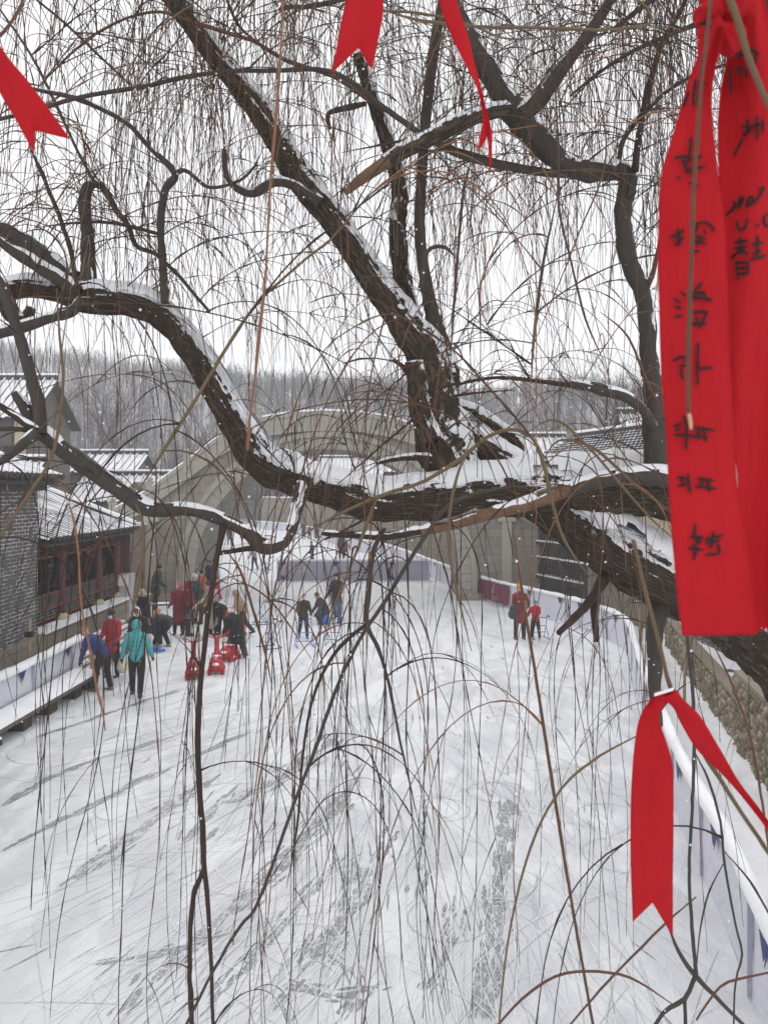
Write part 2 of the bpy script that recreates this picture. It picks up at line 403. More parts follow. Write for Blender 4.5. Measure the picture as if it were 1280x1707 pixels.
for px_, wd_, den in tracks:
    q = catmull(np.array([G(*p_) for p_ in px_]), .1)
    for _ in range(3 if den > 60 else 1):
        f0 = 0 if _ == 0 else rc.randrange(max(1, len(q) // 2)); V = []; f1 = len(q) - (0 if _ == 0 else rc.randrange(max(1, len(q) // 3))); o_ = 0 if _ == 0 else rc.uniform(-1, 1) * wd_ * .9; zt += 2e-5
        seg_ = catmull(q[f0:f1], .04) if f1 - f0 > 3 else q
        t_ = np.gradient(seg_, axis=0); t_ /= np.linalg.norm(t_, axis=1)[:, None]
        for i, (p_, tt) in enumerate(zip(seg_, t_)):
            sc_ = p_[1] / 8; e_ = min(1, i / 8, (len(seg_) - 1 - i) / 8); ww = wd_ * .62 * sc_ * e_ * max(.05, .30 + 1.7 * n3(p_[0] * 1.9, p_[1] * 1.9, _ * 7) + rc.uniform(-.12, .12)) * (1 if _ == 0 else .6); w2 = ww * rc.uniform(.75, 1.2)
            V += [(p_[0] + tt[1] * (o_ - ww), p_[1] - tt[0] * (o_ - ww), zt), (p_[0] + tt[1] * (o_ + w2), p_[1] - tt[0] * (o_ + w2), zt)]
        im.add(V, [(2 * i, 2 * i + 1, 2 * i + 3, 2 * i + 2) for i in range(len(V) // 2 - 1)], 4)
    for _ in range(int(den * .5)):
        i = rc.randrange(len(q) - 1); t_ = q[i + 1] - q[i]; a = math.atan2(t_[0], t_[1]) + rc.gauss(0, .06)
        if n3(q[i][0] * .9, q[i][1] * .9, 2.) < -.28: continue
        sc_ = q[i][1] / 8; off = rc.gauss(0, wd_ * .55) * sc_
        zt += 1.5e-6; strip(q[i][0] + off * math.cos(a), q[i][1] - off * math.sin(a), a, rc.uniform(.08, .45) * sc_, rc.uniform(.012, .055) * sc_, rc.gauss(0, .2), zt, 3, .45, 7)
sweep(330, 3, .0064, (.006, .03), (.10, .6), .25, 30)
sweep(520, 2, .0075, (.0035, .008), (.6, 4.2), .16, 34)
sweep(320, 2, .009, (.003, .006), (.4, 2.0), .9, 24)
sweep(1500, 1, .010, (.003, .009), (.6, 4.5), .2, 32)
sweep(380, 1, .0128, (.003, .006), (.15, 1.0), 1.2, 20)
for _ in range(24):       # turns and stops
    y = 5 + 12 * rc.random() ** 1.4; x = rc.uniform(-.5, .4) * y
    for q_ in range(rc.randrange(1, 4)): zt += 2e-6; strip(x + rc.gauss(0, .03), y + rc.gauss(0, .03), rc.uniform(0, 6.28), rc.uniform(.8, 2.6), .008 * (.6 + y / 18), rc.choice([-1, 1]) * rc.uniform(1.2, 3.2), .0142 + q_ * 1e-4 + zt * .01, rc.choice([1, 1, 2]))
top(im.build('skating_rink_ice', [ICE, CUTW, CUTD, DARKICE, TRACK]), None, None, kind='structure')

def hillh(x, y):
    u = max(0, min(1, (y - 95 - .1 * abs(x)) / 95))
    crest = 32 - .075 * (x + 60) + 6 * n3(x * .012, 3.3) + 2.2 * n3(x * .05, 1.2)
    if x > 30: crest += 2
    return crest * (u * u * (3 - 2 * u)) + 1.6 * n3(x * .05, y * .05) * u - .3
hm = MB()
xs = np.linspace(-170, 170, 90); ys = np.linspace(92, 285, 50)
hm.grid(np.array([[(x, y, hillh(x, y)) for x in xs] for y in ys]))
top(hm.build('snowy_hills', plain('wooded_snowy_slope', (.42, .41, .42), .95, .45, .25), smooth=True), None, None, kind='structure')
# distant bare wood covering the slopes
wm = MB(); rr = random.Random(3)
TB = plain('far_tree_bark', (.075, .07, .068), .9, .3, 1)
V = []; Fc = []
def sliver(a, b, wd):
    i = len(V); d = (b[0] - a[0], b[1] - a[1], b[2] - a[2])
    V.extend([(a[0] - wd, a[1], a[2]), (a[0] + wd, a[1], a[2]), (a[0], a[1] + wd, a[2]), b]); Fc.extend([(i, i + 1, i + 3), (i + 1, i + 2, i + 3), (i + 2, i, i + 3)])
for k in range(7500):
    y = 105 + 100 * rr.random() ** 1.2; x = rr.uniform(-.62, .62) * y
    z = hillh(x, y) - .2; h = rr.uniform(4.5, 8.5)
    sliver((x, y, z), (x + rr.uniform(-.5, .5), y, z + h), .08)
    for b in range(16):
        t = rr.uniform(.25, .85); a = rr.uniform(0, 6.28); L = h * (1.05 - t) * rr.uniform(.35, .6)
        sliver((x, y, z + h * t), (x + L * .6 * math.cos(a), y + L * .6 * math.sin(a), z + h * t + L * .9), .045)
wm.add(V, Fc); top(wm.build('hillside_wood', TB, uv=False), None, None, kind='stuff')

# ------------------------------------------------------------------ buildings
def facing_roof(mb, e0, e1, r0, r1, pitch=.24, rad=.055, m_snow=0, m_tile=1, over=.0, thick=.12):
    """snow sheet with rows of half-round tiles running eave to ridge; e = eave ends, r = ridge ends"""
    e0, e1, r0, r1 = [np.array(q, float) for q in (e0, e1, r0, r1)]
    nrm = np.cross(e1 - e0, r0 - e0); nrm /= np.linalg.norm(nrm)
    if nrm[2] < 0: nrm = -nrm
    L = np.linalg.norm(e1 - e0); n = max(2, int(L / pitch))
    nu, nv = n * 4, 8
    g = np.zeros((nv + 1, nu + 1, 3))
    for i in range(nv + 1):
        for j in range(nu + 1):
            a = e0 + (e1 - e0) * j / nu; b = r0 + (r1 - r0) * j / nu
            p = a + (b - a) * i / nv; s = -.09 * math.sin(math.pi * i / nv)
            g[i, j] = p + np.array([0, 0, s]) + nrm * (.03 + .035 * math.cos(2 * math.pi * j / 4 + math.pi) + .02 * n3(p[0] * 3, p[1] * 3, p[2] * 3))
    mb.grid(g, m_snow)
    q = [e0, e1, r1, r0]; mb.prism([p - nrm * (thick + .1) for p in q], nrm * (thick - .03), m_tile)
    for k in range(n):
        u = (k + .5) / n; pts = []
        for i in range(9):
            a = e0 + (e1 - e0) * u; b = r0 + (r1 - r0) * u
            p = a + (b - a) * (i / 8 * 1.02 - .02); pts.append(p + np.array([0, 0, -.09 * math.sin(math.pi * i / 8)]) + nrm * .045)
        mb.tube(pts, rad, 7, m_tile)
        mb.tube([p_ + nrm * rad * (.62 + .2 * n3(p_[0] * 2, p_[1] * 3, k)) for p_ in pts[0:]], [rad * (.62 + .3 * n3(p_[0] * 3, p_[1] * 3, k + 5.5)) for p_ in pts], 7, m_snow)
        c = pts[0]; mb.tube([c - nrm * .0, c + (pts[0] - pts[1]) / np.linalg.norm(pts[0] - pts[1]) * .05], rad * 1.45, 9, m_tile)
def ridge_cap(mb, a, b, ht=.28, wd=.22, m_tile=1, m_snow=0):
    a = np.array(a, float); b = np.array(b, float)
    mb.bar(a + [0, 0, ht / 2 - .05], b + [0, 0, ht / 2 - .05], wd, ht, m_tile)
    pts = [a + (b - a) * t + np.array([0, 0, ht - .03]) for t in np.linspace(0, 1, 14)]
    mb.tube(pts, [wd * .5 * (1 + .2 * n3(p[0] * 3, p[1] * 3)) for p in pts], 8, m_snow)

# grey brick building with fieldstone footing
br = empty('brick_building', (-9.5, 15, 0), 0, 'grey brick building with snow in its joints, nearest on the bank behind the white banner', 'building')
b = MB(); b.box((-10.6, 11.05, 2.83), (4.0, 16.1, 3.6)); b.build('wall', BRICK, br)
b = MB(); b.box((-10.5, 11.13, .5), (4.08, 16.22, 1.06)); b.build('stone_footing', BLOCK, br)
b = MB(); b.box((-10.6, 11.05, 4.72), (4.34, 16.4, .18)); b.box((-10.6, 11.05, 4.88), (4.6, 16.66, .14)); b.build('brick_cornice', DARKTILE, br)
b = MB(); facing_roof(b, (-8.2, 3, 4.97), (-8.2, 19.5, 4.97), (-11.3, 3, 6.3), (-11.3, 19.5, 6.3)); ridge_cap(b, (-11.3, 3, 6.3), (-11.3, 19.5, 6.3)); b.build('tiled_roof', [SNOW, DARKTILE], br)
b = MB(); b.prism([(-8.35, 19.4, 4.95), (-11.3, 19.4, 6.2), (-12.6, 19.4, 4.95)], (0, -.1, 0)); b.build('gable', WOODRED, br)
# timber gallery
ga = empty('timber_gallery', (-9.6, 23, 0), 0, 'open timber gallery with red posts, lattice railing and snowy tiled roof', 'pavilion')
b = MB(); b.box((-10.7, 22.6, .5), (4.1, 6.6, 1.0)); b.build('stone_platform', BLOCK, ga)
b = MB(); b.box((-8.78, 22.6, 1.03), (.5, 6.7, .06)); b.build('snowy_ledge', SNOW, ga)
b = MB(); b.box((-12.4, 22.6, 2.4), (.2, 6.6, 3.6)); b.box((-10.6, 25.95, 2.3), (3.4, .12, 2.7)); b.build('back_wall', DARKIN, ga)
b = MB(); b.box((-10.8, 22.6, 1.04), (3.2, 6.5, .06)); b.build('floor', WOODDARK, ga)
for yy in (19.5, 21.45, 24.2, 25.9):
    b = MB(); b.tube([(-9.0, yy, 1.12), (-9.0, yy, 3.35)], .11, 12); b.build('column', WOODRED, ga, smooth=True)
    b = MB(); b.sphere((-9.0, yy, 1.12), (.19, .19, .13)); b.build('column_base', BEIGE, ga, smooth=True)
b = MB(); b.box((-9.0, 22.7, 3.3), (.14, 6.6, .2)); b.box((-9.0, 22.7, 2.86), (.08, 6.6, .07))
for t in (2.95, 3.04, 3.13): b.box((-9.0, 22.7, t), (.035, 6.6, .025))
for yy in np.arange(19.6, 25.9, .45): b.box((-9.0, yy, 3.05), (.04, .03, .35))
b.build('lattice_frieze', WOODRED, ga)
for (ya, yb) in ((19.6, 21.3), (21.6, 24.05), (24.35, 25.8)):
    b = MB(); b.bar((-9.0, ya, 1.85), (-9.0, yb, 1.85), .1, .08); b.bar((-9.0, ya, 1.52), (-9.0, yb, 1.52), .16, .1); b.bar((-9.0, ya, 1.2), (-9.0, yb, 1.2), .06, .06)
    rl = b.build('railing', WOODRED, ga)
    b = MB()
    for yy in np.arange(ya + .12, yb, .13): b.box((-9.0, yy, 1.69), (.03, .028, .25))
    for zz in (1.28, 1.36, 1.44): b.box((-9.0, (ya + yb) / 2, zz), (.025, yb - ya - .04, .022))
    for yy in np.arange(ya + .2, yb, .38): b.box((-9.0, yy, 1.36), (.028, .028, .26))
    b.build('lattice', LATTICE, rl)
b = MB(); facing_roof(b, (-8.45, 19.35, 3.38), (-8.45, 26.2, 3.38), (-11.6, 19.35, 4.62), (-11.6, 26.2, 4.62), .27, .05); b.build('tiled_roof', [SNOW, DARKTILE], ga)
b = MB(); ridge_cap(b, (-8.5, 26.25, 3.40), (-11.6, 26.25, 4.62), .16, .22); ridge_cap(b, (-11.6, 19.35, 4.6), (-11.6, 26.2, 4.6), .25, .2); b.build('ridge', [SNOW, DARKTILE], ga)
b = MB(); b.box((-10.2, 26.32, 2.4), (3.0, .1, 1.5)); b.build('red_gable_board', WOODRED, ga)
# stepped wall between gallery and bridge
wl = MB(); wl.box((-11.0, 29.75, 1.5), (1.6, 6.4, 3.4)); o = wl.build('river_wall', BLOCK); tag(o, 'brown rough stone retaining wall between the gallery and the bridge', 'wall')
b = MB(); b.box((-11.0, 29.75, 3.25), (1.8, 6.5, .12)); b.build('snow_cover', SNOW, o)
# steel cabinet
cb = empty('steel_cabinet', (-8.95, 26.1, .3), 0, 'tall pale grey cabinet with white upper panel at the gallery corner', 'cabinet')
b = MB(); b.box((-8.95, 26.1, 1.05), (.8, .5, 1.55)); b.build('body', CABINET, cb)
b = MB(); b.box((-8.95, 25.83, 1.62), (.72, .03, .36)); b.build('white_panel', WHITEPAINT, cb)
b = MB(); b.box((-8.95, 26.1, .14), (.86, .56, .28)); b.build('plinth', BLOCK, cb)
# arch bridge ------------------------------------------------------
cx, cz, ar, yf, yb_ = -2.45, .76, 5.7, 33.0, 38.0
bg = empty('arch_bridge', (cx, yf, 0), 0, 'high stepped stone arch bridge with snowy parapets spanning the rink', 'bridge')
def zdeck(x):
    return float(np.interp(abs(x - cx), [0, 1.4, 2.8, 3.7, 4.77, 7.73, 10.2, 13], [7.4, 7.34, 7.12, 6.8, 6.2, 3.96, 2.6, 2.4]))
b = MB(); xs = np.linspace(cx - 9.4, cx + 11.0, 170); rin = ar + .5
for y in (yf, yb_):
    lo = [cz + math.sqrt(max(0, rin ** 2 - (x - cx) ** 2)) if abs(x - cx) < rin else -.2 for x in xs]
    g = [[(x, y, l + (zdeck(x) - l) * t) for x, l in zip(xs, lo)] for t in np.linspace(0, 1, 6)]
    b.grid(g if y == yf else np.array(g)[:, ::-1])
b.grid([[(xs[0], y, z) for y in (yf, yb_)] for z in (-.2, zdeck(xs[0]))])
b.build('spandrel_wall', ASHLAR, bg)
b = MB(); an = np.linspace(-.18, math.pi + .18, 60)
b.grid([[(cx + ar * math.cos(a), y, cz + ar * math.sin(a)) for y in np.linspace(yf - .02, yb_, 5)] for a in an]); b.build('vault', ASHLAR, bg)
b = MB()
for (r0, r1, yy) in ((ar, ar + .52, yf - .05), (ar + .52, ar + .74, yf - .16)):
    sec = [(r0, yy), (r1, yy), (r1, yf + .1), (r0, yf + .1)]
    for i in range(len(an) - 1):
        gap = .0012 if r0 == ar else 0
        V8 = [(cx + r * math.cos(a), y, cz + r * math.sin(a)) for a in (an[i] + gap, an[i + 1] - gap) for (r, y) in sec]
        b.add(V8, [(0, 1, 5, 4), (1, 2, 6, 5), (3, 0, 4, 7), (0, 3, 2, 1), (4, 5, 6, 7)])
b.build('arch_ring', RINGSTONE, bg)
b = MB(); s = [(x, zdeck(x)) for x in np.linspace(cx - 9.4, cx + 11, 70)]
for i in range(len(s) - 1):
    (xa, za), (xb, zb) = s[i], s[i + 1]; b.prism([(xa, yf - .2, za - .18), (xb, yf - .2, zb - .18), (xb, yf - .2, zb), (xa, yf - .2, za)], (0, yb_ - yf + .4, 0))
b.build('deck_edge', RINGSTONE, bg)
posts = [cx + d for d in (-9.2, -7.6, -6.0, -4.5, -2.9, -1.3, 1.3, 2.9, 4.5, 6.0, 7.6, 9.2)]
for (y, nm) in ((yf - .08, 'parapet'), (yb_ + .02, 'parapet')):
    b = MB(); sn = MB()
    for i in range(len(posts) - 1):
        q = np.linspace(posts[i], posts[i + 1], 5)
        for xa, xb in zip(q[:-1], q[1:]):
            za, zb = zdeck(xa), zdeck(xb)
            b.prism([(xa, y, za + .002), (xb, y, zb + .002), (xb, y, zb + .5), (xa, y, za + .5)], (0, .14, 0))
            b.prism([(xa, y - .05, za + .5), (xb, y - .05, zb + .5), (xb, y - .05, zb + .68), (xa, y - .05, za + .68)], (0, .24, 0))
            sn.prism([(xa, y - .06, za + .682), (xb, y - .06, zb + .682), (xb, y - .02, zb + .76), (xa, y - .02, za + .76)], (0, .24, 0))
    pr = b.build(nm, RINGSTONE, bg); sn.build('snow_cover', SNOW, pr)
    for x in posts:
        b = MB(); z = zdeck(x); b.box((x, y + .07, z + .42), (.26, .28, 1.0)); b.box((x, y + .07, z + .96), (.32, .34, .08)); b.tube([(x, y + .07, z + 1.0), (x, y + .07, z + 1.12), (x, y + .07, z + 1.2)], [.12, .15, .06], 8); b.build('post', RINGSTONE, bg)
for x in (cx - 7.55, cx + 7.7): b = MB(); b.box((x, yf - .06, 1.6), (.42, .16, 3.6)); b.box((x, yf - .09, 3.45), (.75, .22, .25)); b.build('pilaster', PALESTONE, bg)
b = MB(); b.box((-9.9, yf - .25, .12), (2.6, .6, .3)); b.build('footing', BLOCK, bg)
b = MB(); b.box((5.6, yf - .25, .12), (5, .6, .3)); b.build('footing', BLOCK, bg)

# right bank buildings: slanted front from the bridge to the bend
A0 = np.array([6.1, 34.6]); B0 = np.array([9.75, 23.6]); dv = (B0 - A0) / np.linalg.norm(B0 - A0); nv = np.array([-dv[1], dv[0]])  # nv points away from the rink
if nv[0] < 0: nv = -nv
LB = np.linalg.norm(B0 - A0)
def wl_pt(t, d, z): p = A0 + dv * t + nv * d; return (p[0], p[1], z)
rzb = math.atan2(dv[1], dv[0])
rb_ = empty('riverside_house', (A0[0], A0[1], 0), 0, 'grey stone house with a dark timber balcony and snowy scale-tiled roof behind the maroon banner', 'building')
b = MB()
def wbox(b, t0, t1, d0, d1, z0, z1, m=0):
    b.prism([wl_pt(t0, d0, z0), wl_pt(t1, d0, z0), wl_pt(t1, d1, z0), wl_pt(t0, d1, z0)], (0, 0, z1 - z0), m)
wbox(b, 0, 5.4, .9, 5, -.2, 5.4); b.build('wall', m_masonry('dark_block', (.085, .075, .065), (.13, .115, .095), (.05, .045, .04), .5, .25, .015), rb_)  # darker block colour on the balcony half of the house
b = MB(); wbox(b, 5.4, LB, 0, 5, -.2, 5.4); b.build('pale_wall', WALLGREY, rb_)
b = MB(); wbox(b, 7.2, LB - 1.3, -.03, .0, 2.5, 4.9); b.build('plaster_panel', BEIGE, rb_)
b = MB()
for z0 in (.9, 2.35, 4.1): wbox(b, .1, 5.3, -.1, .95, z0, z0 + .14)
for t in (.2, 1.9, 3.6, 5.2):
    wbox(b, t, t + .16, -.06, .1, 0, 5.3)
for z0 in (1.35, 1.75, 2.9, 3.3):
    wbox(b, .2, 5.2, -.04, .02, z0, z0 + .07)
for t in np.arange(.4, 5.2, .22): wbox(b, t, t + .05, -.02, .01, 1.05, 1.75); wbox(b, t, t + .05, -.02, .01, 2.5, 3.3)
b.build('balcony', WOODDARK, rb_)
b = MB()
for z0 in (1.043, 2.493, 1.823, 3.373): wbox(b, .15, 5.25, -.12, .1 if z0 in (1.823, 3.373) else .3, z0, z0 + .05)
b.build('snow_cover', SNOW, rb_)
b = MB(); wbox(b, 1.0, 1.9, .84, .92, 2.5, 4.0); b.build('doorway', DARKIN, rb_)
b = MB(); wbox(b, 3.0, 4.4, .84, .92, 2.6, 3.9); b.build('doorway', DARKIN, rb_)
b = MB(); facing_roof(b, wl_pt(-.5, -.7, 5.35), wl_pt(LB + .6, -.7, 5.35), wl_pt(-.5, 3.2, 7.1), wl_pt(LB + .6, 3.2, 7.1), .26, .06)
for t in np.arange(-.4, LB + .5, .26):
    for q in np.linspace(.05, .97, 15):
        p = np.array(wl_pt(t, -.7 + 3.9 * q, 5.50 + 1.75 * q - .09 * math.sin(math.pi * q))); b.box(p, (.2, .06, .05), rzb, 1)
ridge_cap(b, wl_pt(-.5, 3.2, 7.1), wl_pt(LB + .6, 3.2, 7.1)); b.build('tiled_roof', [SNOW, DARKTILE], rb_)

def house(x0, x1, y0, y1, z0, ze, zr, label, wall, name='village_house', pil=None, rz=0, win=3):
    c = ((x0 + x1) / 2, (y0 + y1) / 2)
    h = empty(name, (c[0], c[1], z0), 0, label, 'house')
    b = MB(); b.box((c[0], c[1], (z0 + ze) / 2), (x1 - x0, y1 - y0, ze - z0)); b.build('wall', wall, h)
    b = MB(); facing_roof(b, (x0 - .5, y0 - .6, ze), (x1 + .5, y0 - .6, ze), (x0 - .5, c[1], zr), (x1 + .5, c[1], zr), .45, .07)
    facing_roof(b, (x0 - .5, y1 + .6, ze), (x1 + .5, y1 + .6, ze), (x0 - .5, c[1], zr), (x1 + .5, c[1], zr), .45, .07); ridge_cap(b, (x0 - .5, c[1], zr), (x1 + .5, c[1], zr)); b.build('tiled_roof', [SNOW, DARKTILE], h)
    for x in (x0 + .02, x1 - .12): b = MB(); b.prism([(x, y0, ze - .02), (x, y1, ze - .02), (x, c[1], zr - .12)], (.1, 0, 0)); b.build('gable', wall, h)
    for k in range(win):
        x = x0 + (x1 - x0) * (k + .5) / win; b = MB(); b.box((x, y0 - .02, z0 + (ze - z0) * .55), ((x1 - x0) / win * .45, .08, (ze - z0) * .42)); wn = b.build('window', DARKIN, h)
        b = MB(); ww = (x1 - x0) / win * .45; hh = (ze - z0) * .42; zc = z0 + (ze - z0) * .55
        for s_ in (-1, 0, 1): b.box((x + s_ * ww / 2, y0 - .07, zc), (.07, .05, hh + .07))
        for s_ in (-1, 1): b.box((x, y0 - .075, zc + s_ * hh / 2), (ww, .05, .07))
        b.build('frame', WOODGREY, wn)
    if pil:
        for x in np.linspace(x0 + .2, x1 - .2, win + 1): b = MB(); b.box((x, y0 - .15, (z0 + ze) / 2), (.42, .42, ze - z0 - .04)); b.build('pillar', pil, h)
    return h
# left village
house(-27, -19.6, 42, 48, 2.5, 8.6, 11.2, 'tall hall with beige pillars and a snowy roof, highest on the left bank', WOODGREY, 'village_hall', BEIGE)
house(-24, -18.0, 38.5, 41, 2.0, 5.3, 6.2, 'low annex with beige pillars below the tall hall', WOODGREY, 'village_house', BEIGE)
house(-21.5, -17.2, 52, 57, 1.5, 5.9, 7.3, 'grey gabled house with snow-covered roof beyond the low annex', WALLGREY)
house(-18.8, -13.4, 47, 52, 1.0, 4.0, 5.7, 'snow-roofed house just left of the bridge ramp', WALLGREY)
house(-40, -28, 55, 62, 2.5, 7.2, 9.5, 'wide snow-roofed house at the foot of the hill', WALLGREY)
gb = MB(); gb.prism([(-15.9, 45.5, 4.2), (-13.6, 45.5, 4.2), (-14.75, 45.5, 5.2)], (0, 2, 0)); o = gb.build('dormer_gable', WOODGREY); tag(o, 'small grey gabled porch roof in front of the snow-roofed house', 'porch')
# through the arch and behind the bend
house(-16, -9, 108, 114, 1.5, 6.2, 8.3, 'grey house with long snowy roof seen far through the arch', WALLGREY)
house(-7.5, -.5, 92, 98, 1.5, 6.6, 8.8, 'far house with window row seen through the middle of the arch', WALLGREY)
house(.5, 7.5, 70, 76, 2, 6.4, 8.6, 'weathered house above the far barrier right of the arch centre', m_masonry('brown_block', (.14, .115, .09), (.2, .165, .13), (.08, .07, .06), .6, .3))
house(5.2, 12, 50, 56, 2, 6.2, 8.4, 'brown stone house directly behind the right end of the bridge', WALLGREY)
house(13.5, 22, 40, 46, 1, 6.6, 9.0, 'snow-roofed house beyond the riverside house', WALLGREY)
house(12.5, 19, 27, 33, 1, 4.9, 6.9, 'house with snowy tiled roof to the right behind the large ribbon', BRICK)
# far embankment wall following the rink edge
def wall_along(pts, off, z0, z1, th, mat, label, name='embankment_wall', cap=True):
    pts = catmull([(a, b, 0) for a, b in pts], 1.2); t = np.gradient(pts, axis=0); t /= np.linalg.norm(t, axis=1)[:, None]
    n = np.stack([t[:, 1], -t[:, 0], 0 * t[:, 0]], 1); a = pts + n * off; c = pts + n * (off + th); m = MB(); k = len(a)
    Z = lambda p, z: np.column_stack([p[:, :2], np.full(k, z)])
    g = np.stack([Z(a, z0), Z(a, z1), Z(c, z1), Z(c, z0)], 0)
    m.grid(g); o = m.build(name, mat); tag(o, label, 'wall')
    if cap:
        s = MB(); a2 = pts + n * (off - .05); c2 = pts + n * (off + th + .05); md = (a2 + c2) / 2
        zz = z1 + .06 + np.array([.05 * n3(p[0] * 2, p[1] * 2) for p in a2])
        s.grid(np.stack([Z(a2, z1 + .003), np.column_stack([a2[:, :2] + (md - a2)[:, :2] * .15, zz]), np.column_stack([md[:, :2], zz + .05]), np.column_stack([c2[:, :2] - (c2 - md)[:, :2] * .15, zz]), Z(c2, z1 + .003)], 0))
        s.build('snow_cover', SNOW, o, smooth=True)
    return o
wall_along(RB[13:], 1.3, -.3, 3.9, .8, BLOCK, 'long brown embankment wall behind the far rink barrier')
wall_along([(-9.2, 38.1), (-16, 52), (-28, 80), (-40, 110)], -.9, -.3, 3.4, .7, BLOCK, 'left embankment wall running away behind the bridge pier')
bk = MB(); bk.box((-5, 116, 1.0), (70, 14, 3.4)); top(bk.build('far_bank', SNOWD), None, None, kind='structure')
wall_along([(22, 108.8), (-40, 108.8)][::-1], -.2, -.3, 3.2, .6, BLOCK, 'straight stone wall closing the far end of the rink')

# ------------------------------------------------------------------ rink barriers
def barrier(pts, hgt, mat, label, name='rink_barrier', z0=0.0, capw=.15, th=.07, tri=(), group=None, wav=.03, step=.35):
    pts = catmull([(a, b, 0) for a, b in pts], step); t = np.gradient(pts, axis=0); t /= np.linalg.norm(t, axis=1)[:, None]
    n = np.stack([-t[:, 1], t[:, 0], 0 * t[:, 0]], 1)
    s_ = np.concatenate([[0], np.cumsum(np.linalg.norm(np.diff(pts, axis=0), axis=1))])
    rows = []
    for i, zf in enumerate(np.linspace(0, 1, 7)):
        off = np.array([wav * (n3(q * 1.3, zf * 1.4, 3.1) + .6 * n3(q * 3.1 + zf * 2, zf * 2.5, 7.)) * (1 - abs(2 * zf - 1) ** 4 * .8) for q in s_])
        rows.append(np.column_stack([(pts + n * off[:, None])[:, :2], np.full(len(pts), z0 + hgt * zf)]))
    rows.append(np.column_stack([(pts - n * th)[:, :2], np.full(len(pts), z0 + hgt)])); rows.append(np.column_stack([(pts - n * th)[:, :2], np.full(len(pts), z0)]))
    m = MB(); m.grid(rows); root = empty(name, (pts[0][0], pts[0][1], z0), 0, label, 'barrier', group)
    m.build('banner', mat, root, smooth=False)
    sn = MB(); rws = []
    for u, hz in ((-.5, -.035), (-.5, .02), (-.3, .06), (0, .075), (.3, .06), (.5, .02), (.5, -.035)):
        rws.append(np.array([np.append((p + nn * (-th / 2 + u * capw * (1 + .25 * n3(q * 1.7, 1.)) * 1.05))[:2], z0 + hgt + .004 + hz * (1 + .7 * n3(q * 2.3, u * 3))) for p, nn, q in zip(pts, n, s_)]))
    sn.grid(rws); sn.build('snow_cover', SNOW, root, smooth=True)
    for q in np.arange(.8, s_[-1], 2.15):
        i = min(int(np.argmin(abs(s_ - q))), len(pts) - 2); a0 = pts[i] + n[i] * (wav + .004); mk = MB(); mk.prism([np.append(a0[:2], z0 + .02), np.append((a0 + t[i] * .022)[:2], z0 + .02), np.append((a0 + t[i] * .022)[:2], z0 + hgt - .02), np.append(a0[:2], z0 + hgt - .02)], -n[i] * (wav * 1.6)); mk.build('seam', BANNERGREY, root)
    for q in tri:
        i = int(np.argmin(abs(s_ - q))); i = min(i, len(pts) - 2); p = pts[i]; tt = t[i]; nn = n[i] * (wav + .012)
        up = z0 + hgt - .05; wd = .13
        mk = MB(); a0 = p + nn; mk.prism([np.append((a0 - tt * wd)[:2], up), np.append((a0 + tt * wd)[:2], up), np.append(a0[:2], up - .2)], -n[i] * .006)
        mk.prism([np.append((a0 - tt * (wd + .06))[:2], up), np.append((a0 - tt * wd * .8)[:2], up), np.append((a0 - tt * .03)[:2], up - .24)], -n[i] * .005); mk.build('printed_triangle', BLUEMARK, root)
    return root, pts, n, s_
barrier(RB[:11], .93, BANNER, 'white banner-clad rink barrier curving down the right side to the viewer', tri=np.arange(2.3, 27, 2.15))
barrier(RB[10:15], .93, BANNER, 'white rink barrier behind the two red-coated skaters, reaching under the bridge', tri=np.arange(1.1, 17, 2.0))
barrier(RB[14:], .93, BANNER, 'far pale barrier receding beyond the bridge', step=1.2)
LB2 = [(-7.45, 19.0), (-7.4, 16.5), (-7.42, 14.), (-7.5, 11)]
barrier(LB2, .98, BANNER, 'white banner barrier behind the long snowy bench on the left', tri=(1.0, 3.3, 6.2), z0=.03, wav=.05, capw=.26)
root, _, _, _ = barrier([(-5.55, 39.9), (-2.0, 40.0), (2.35, 40.1)], 1.02, BANNERGREY, 'lilac-grey barrier across the rink behind the bridge', capw=.12)
for x in (-5.35, -2.6, .3): 
    for z, s in ((.95, -1), (.08, 1)):
        b = MB(); b.prism([(x, 39.83, z), (x + .3, 39.83, z), (x + .02, 39.83, z + .24 * s)], (0, .006, 0)); b.build('printed_triangle', BLUEMARK, root)
sg = empty('rink_notice', (-4.3, 39.8, .6), 0, 'small pale notice with lines of writing fixed to the lilac barrier', 'sign')
b = MB(); b.box((-4.35, 39.8, .68), (.85, .03, .5)); b.build('board', plain('notice_board_grey', (.55, .55, .58)), sg)
b = MB()
for r_, (x0, x1) in enumerate(((-4.7, -4.0), (-4.62, -4.1), (-4.7, -4.15), (-4.6, -4.3))):
    x = x0
    while x < x1: b.box((x, 39.78, .86 - r_ * .11), (.045, .01, .05)); b.box((x + .01, 39.778, .86 - r_ * .11), (.012, .01, .065)); x += .085
b.build('lettering', plain('grey_lettering', (.2, .2, .22)), sg)
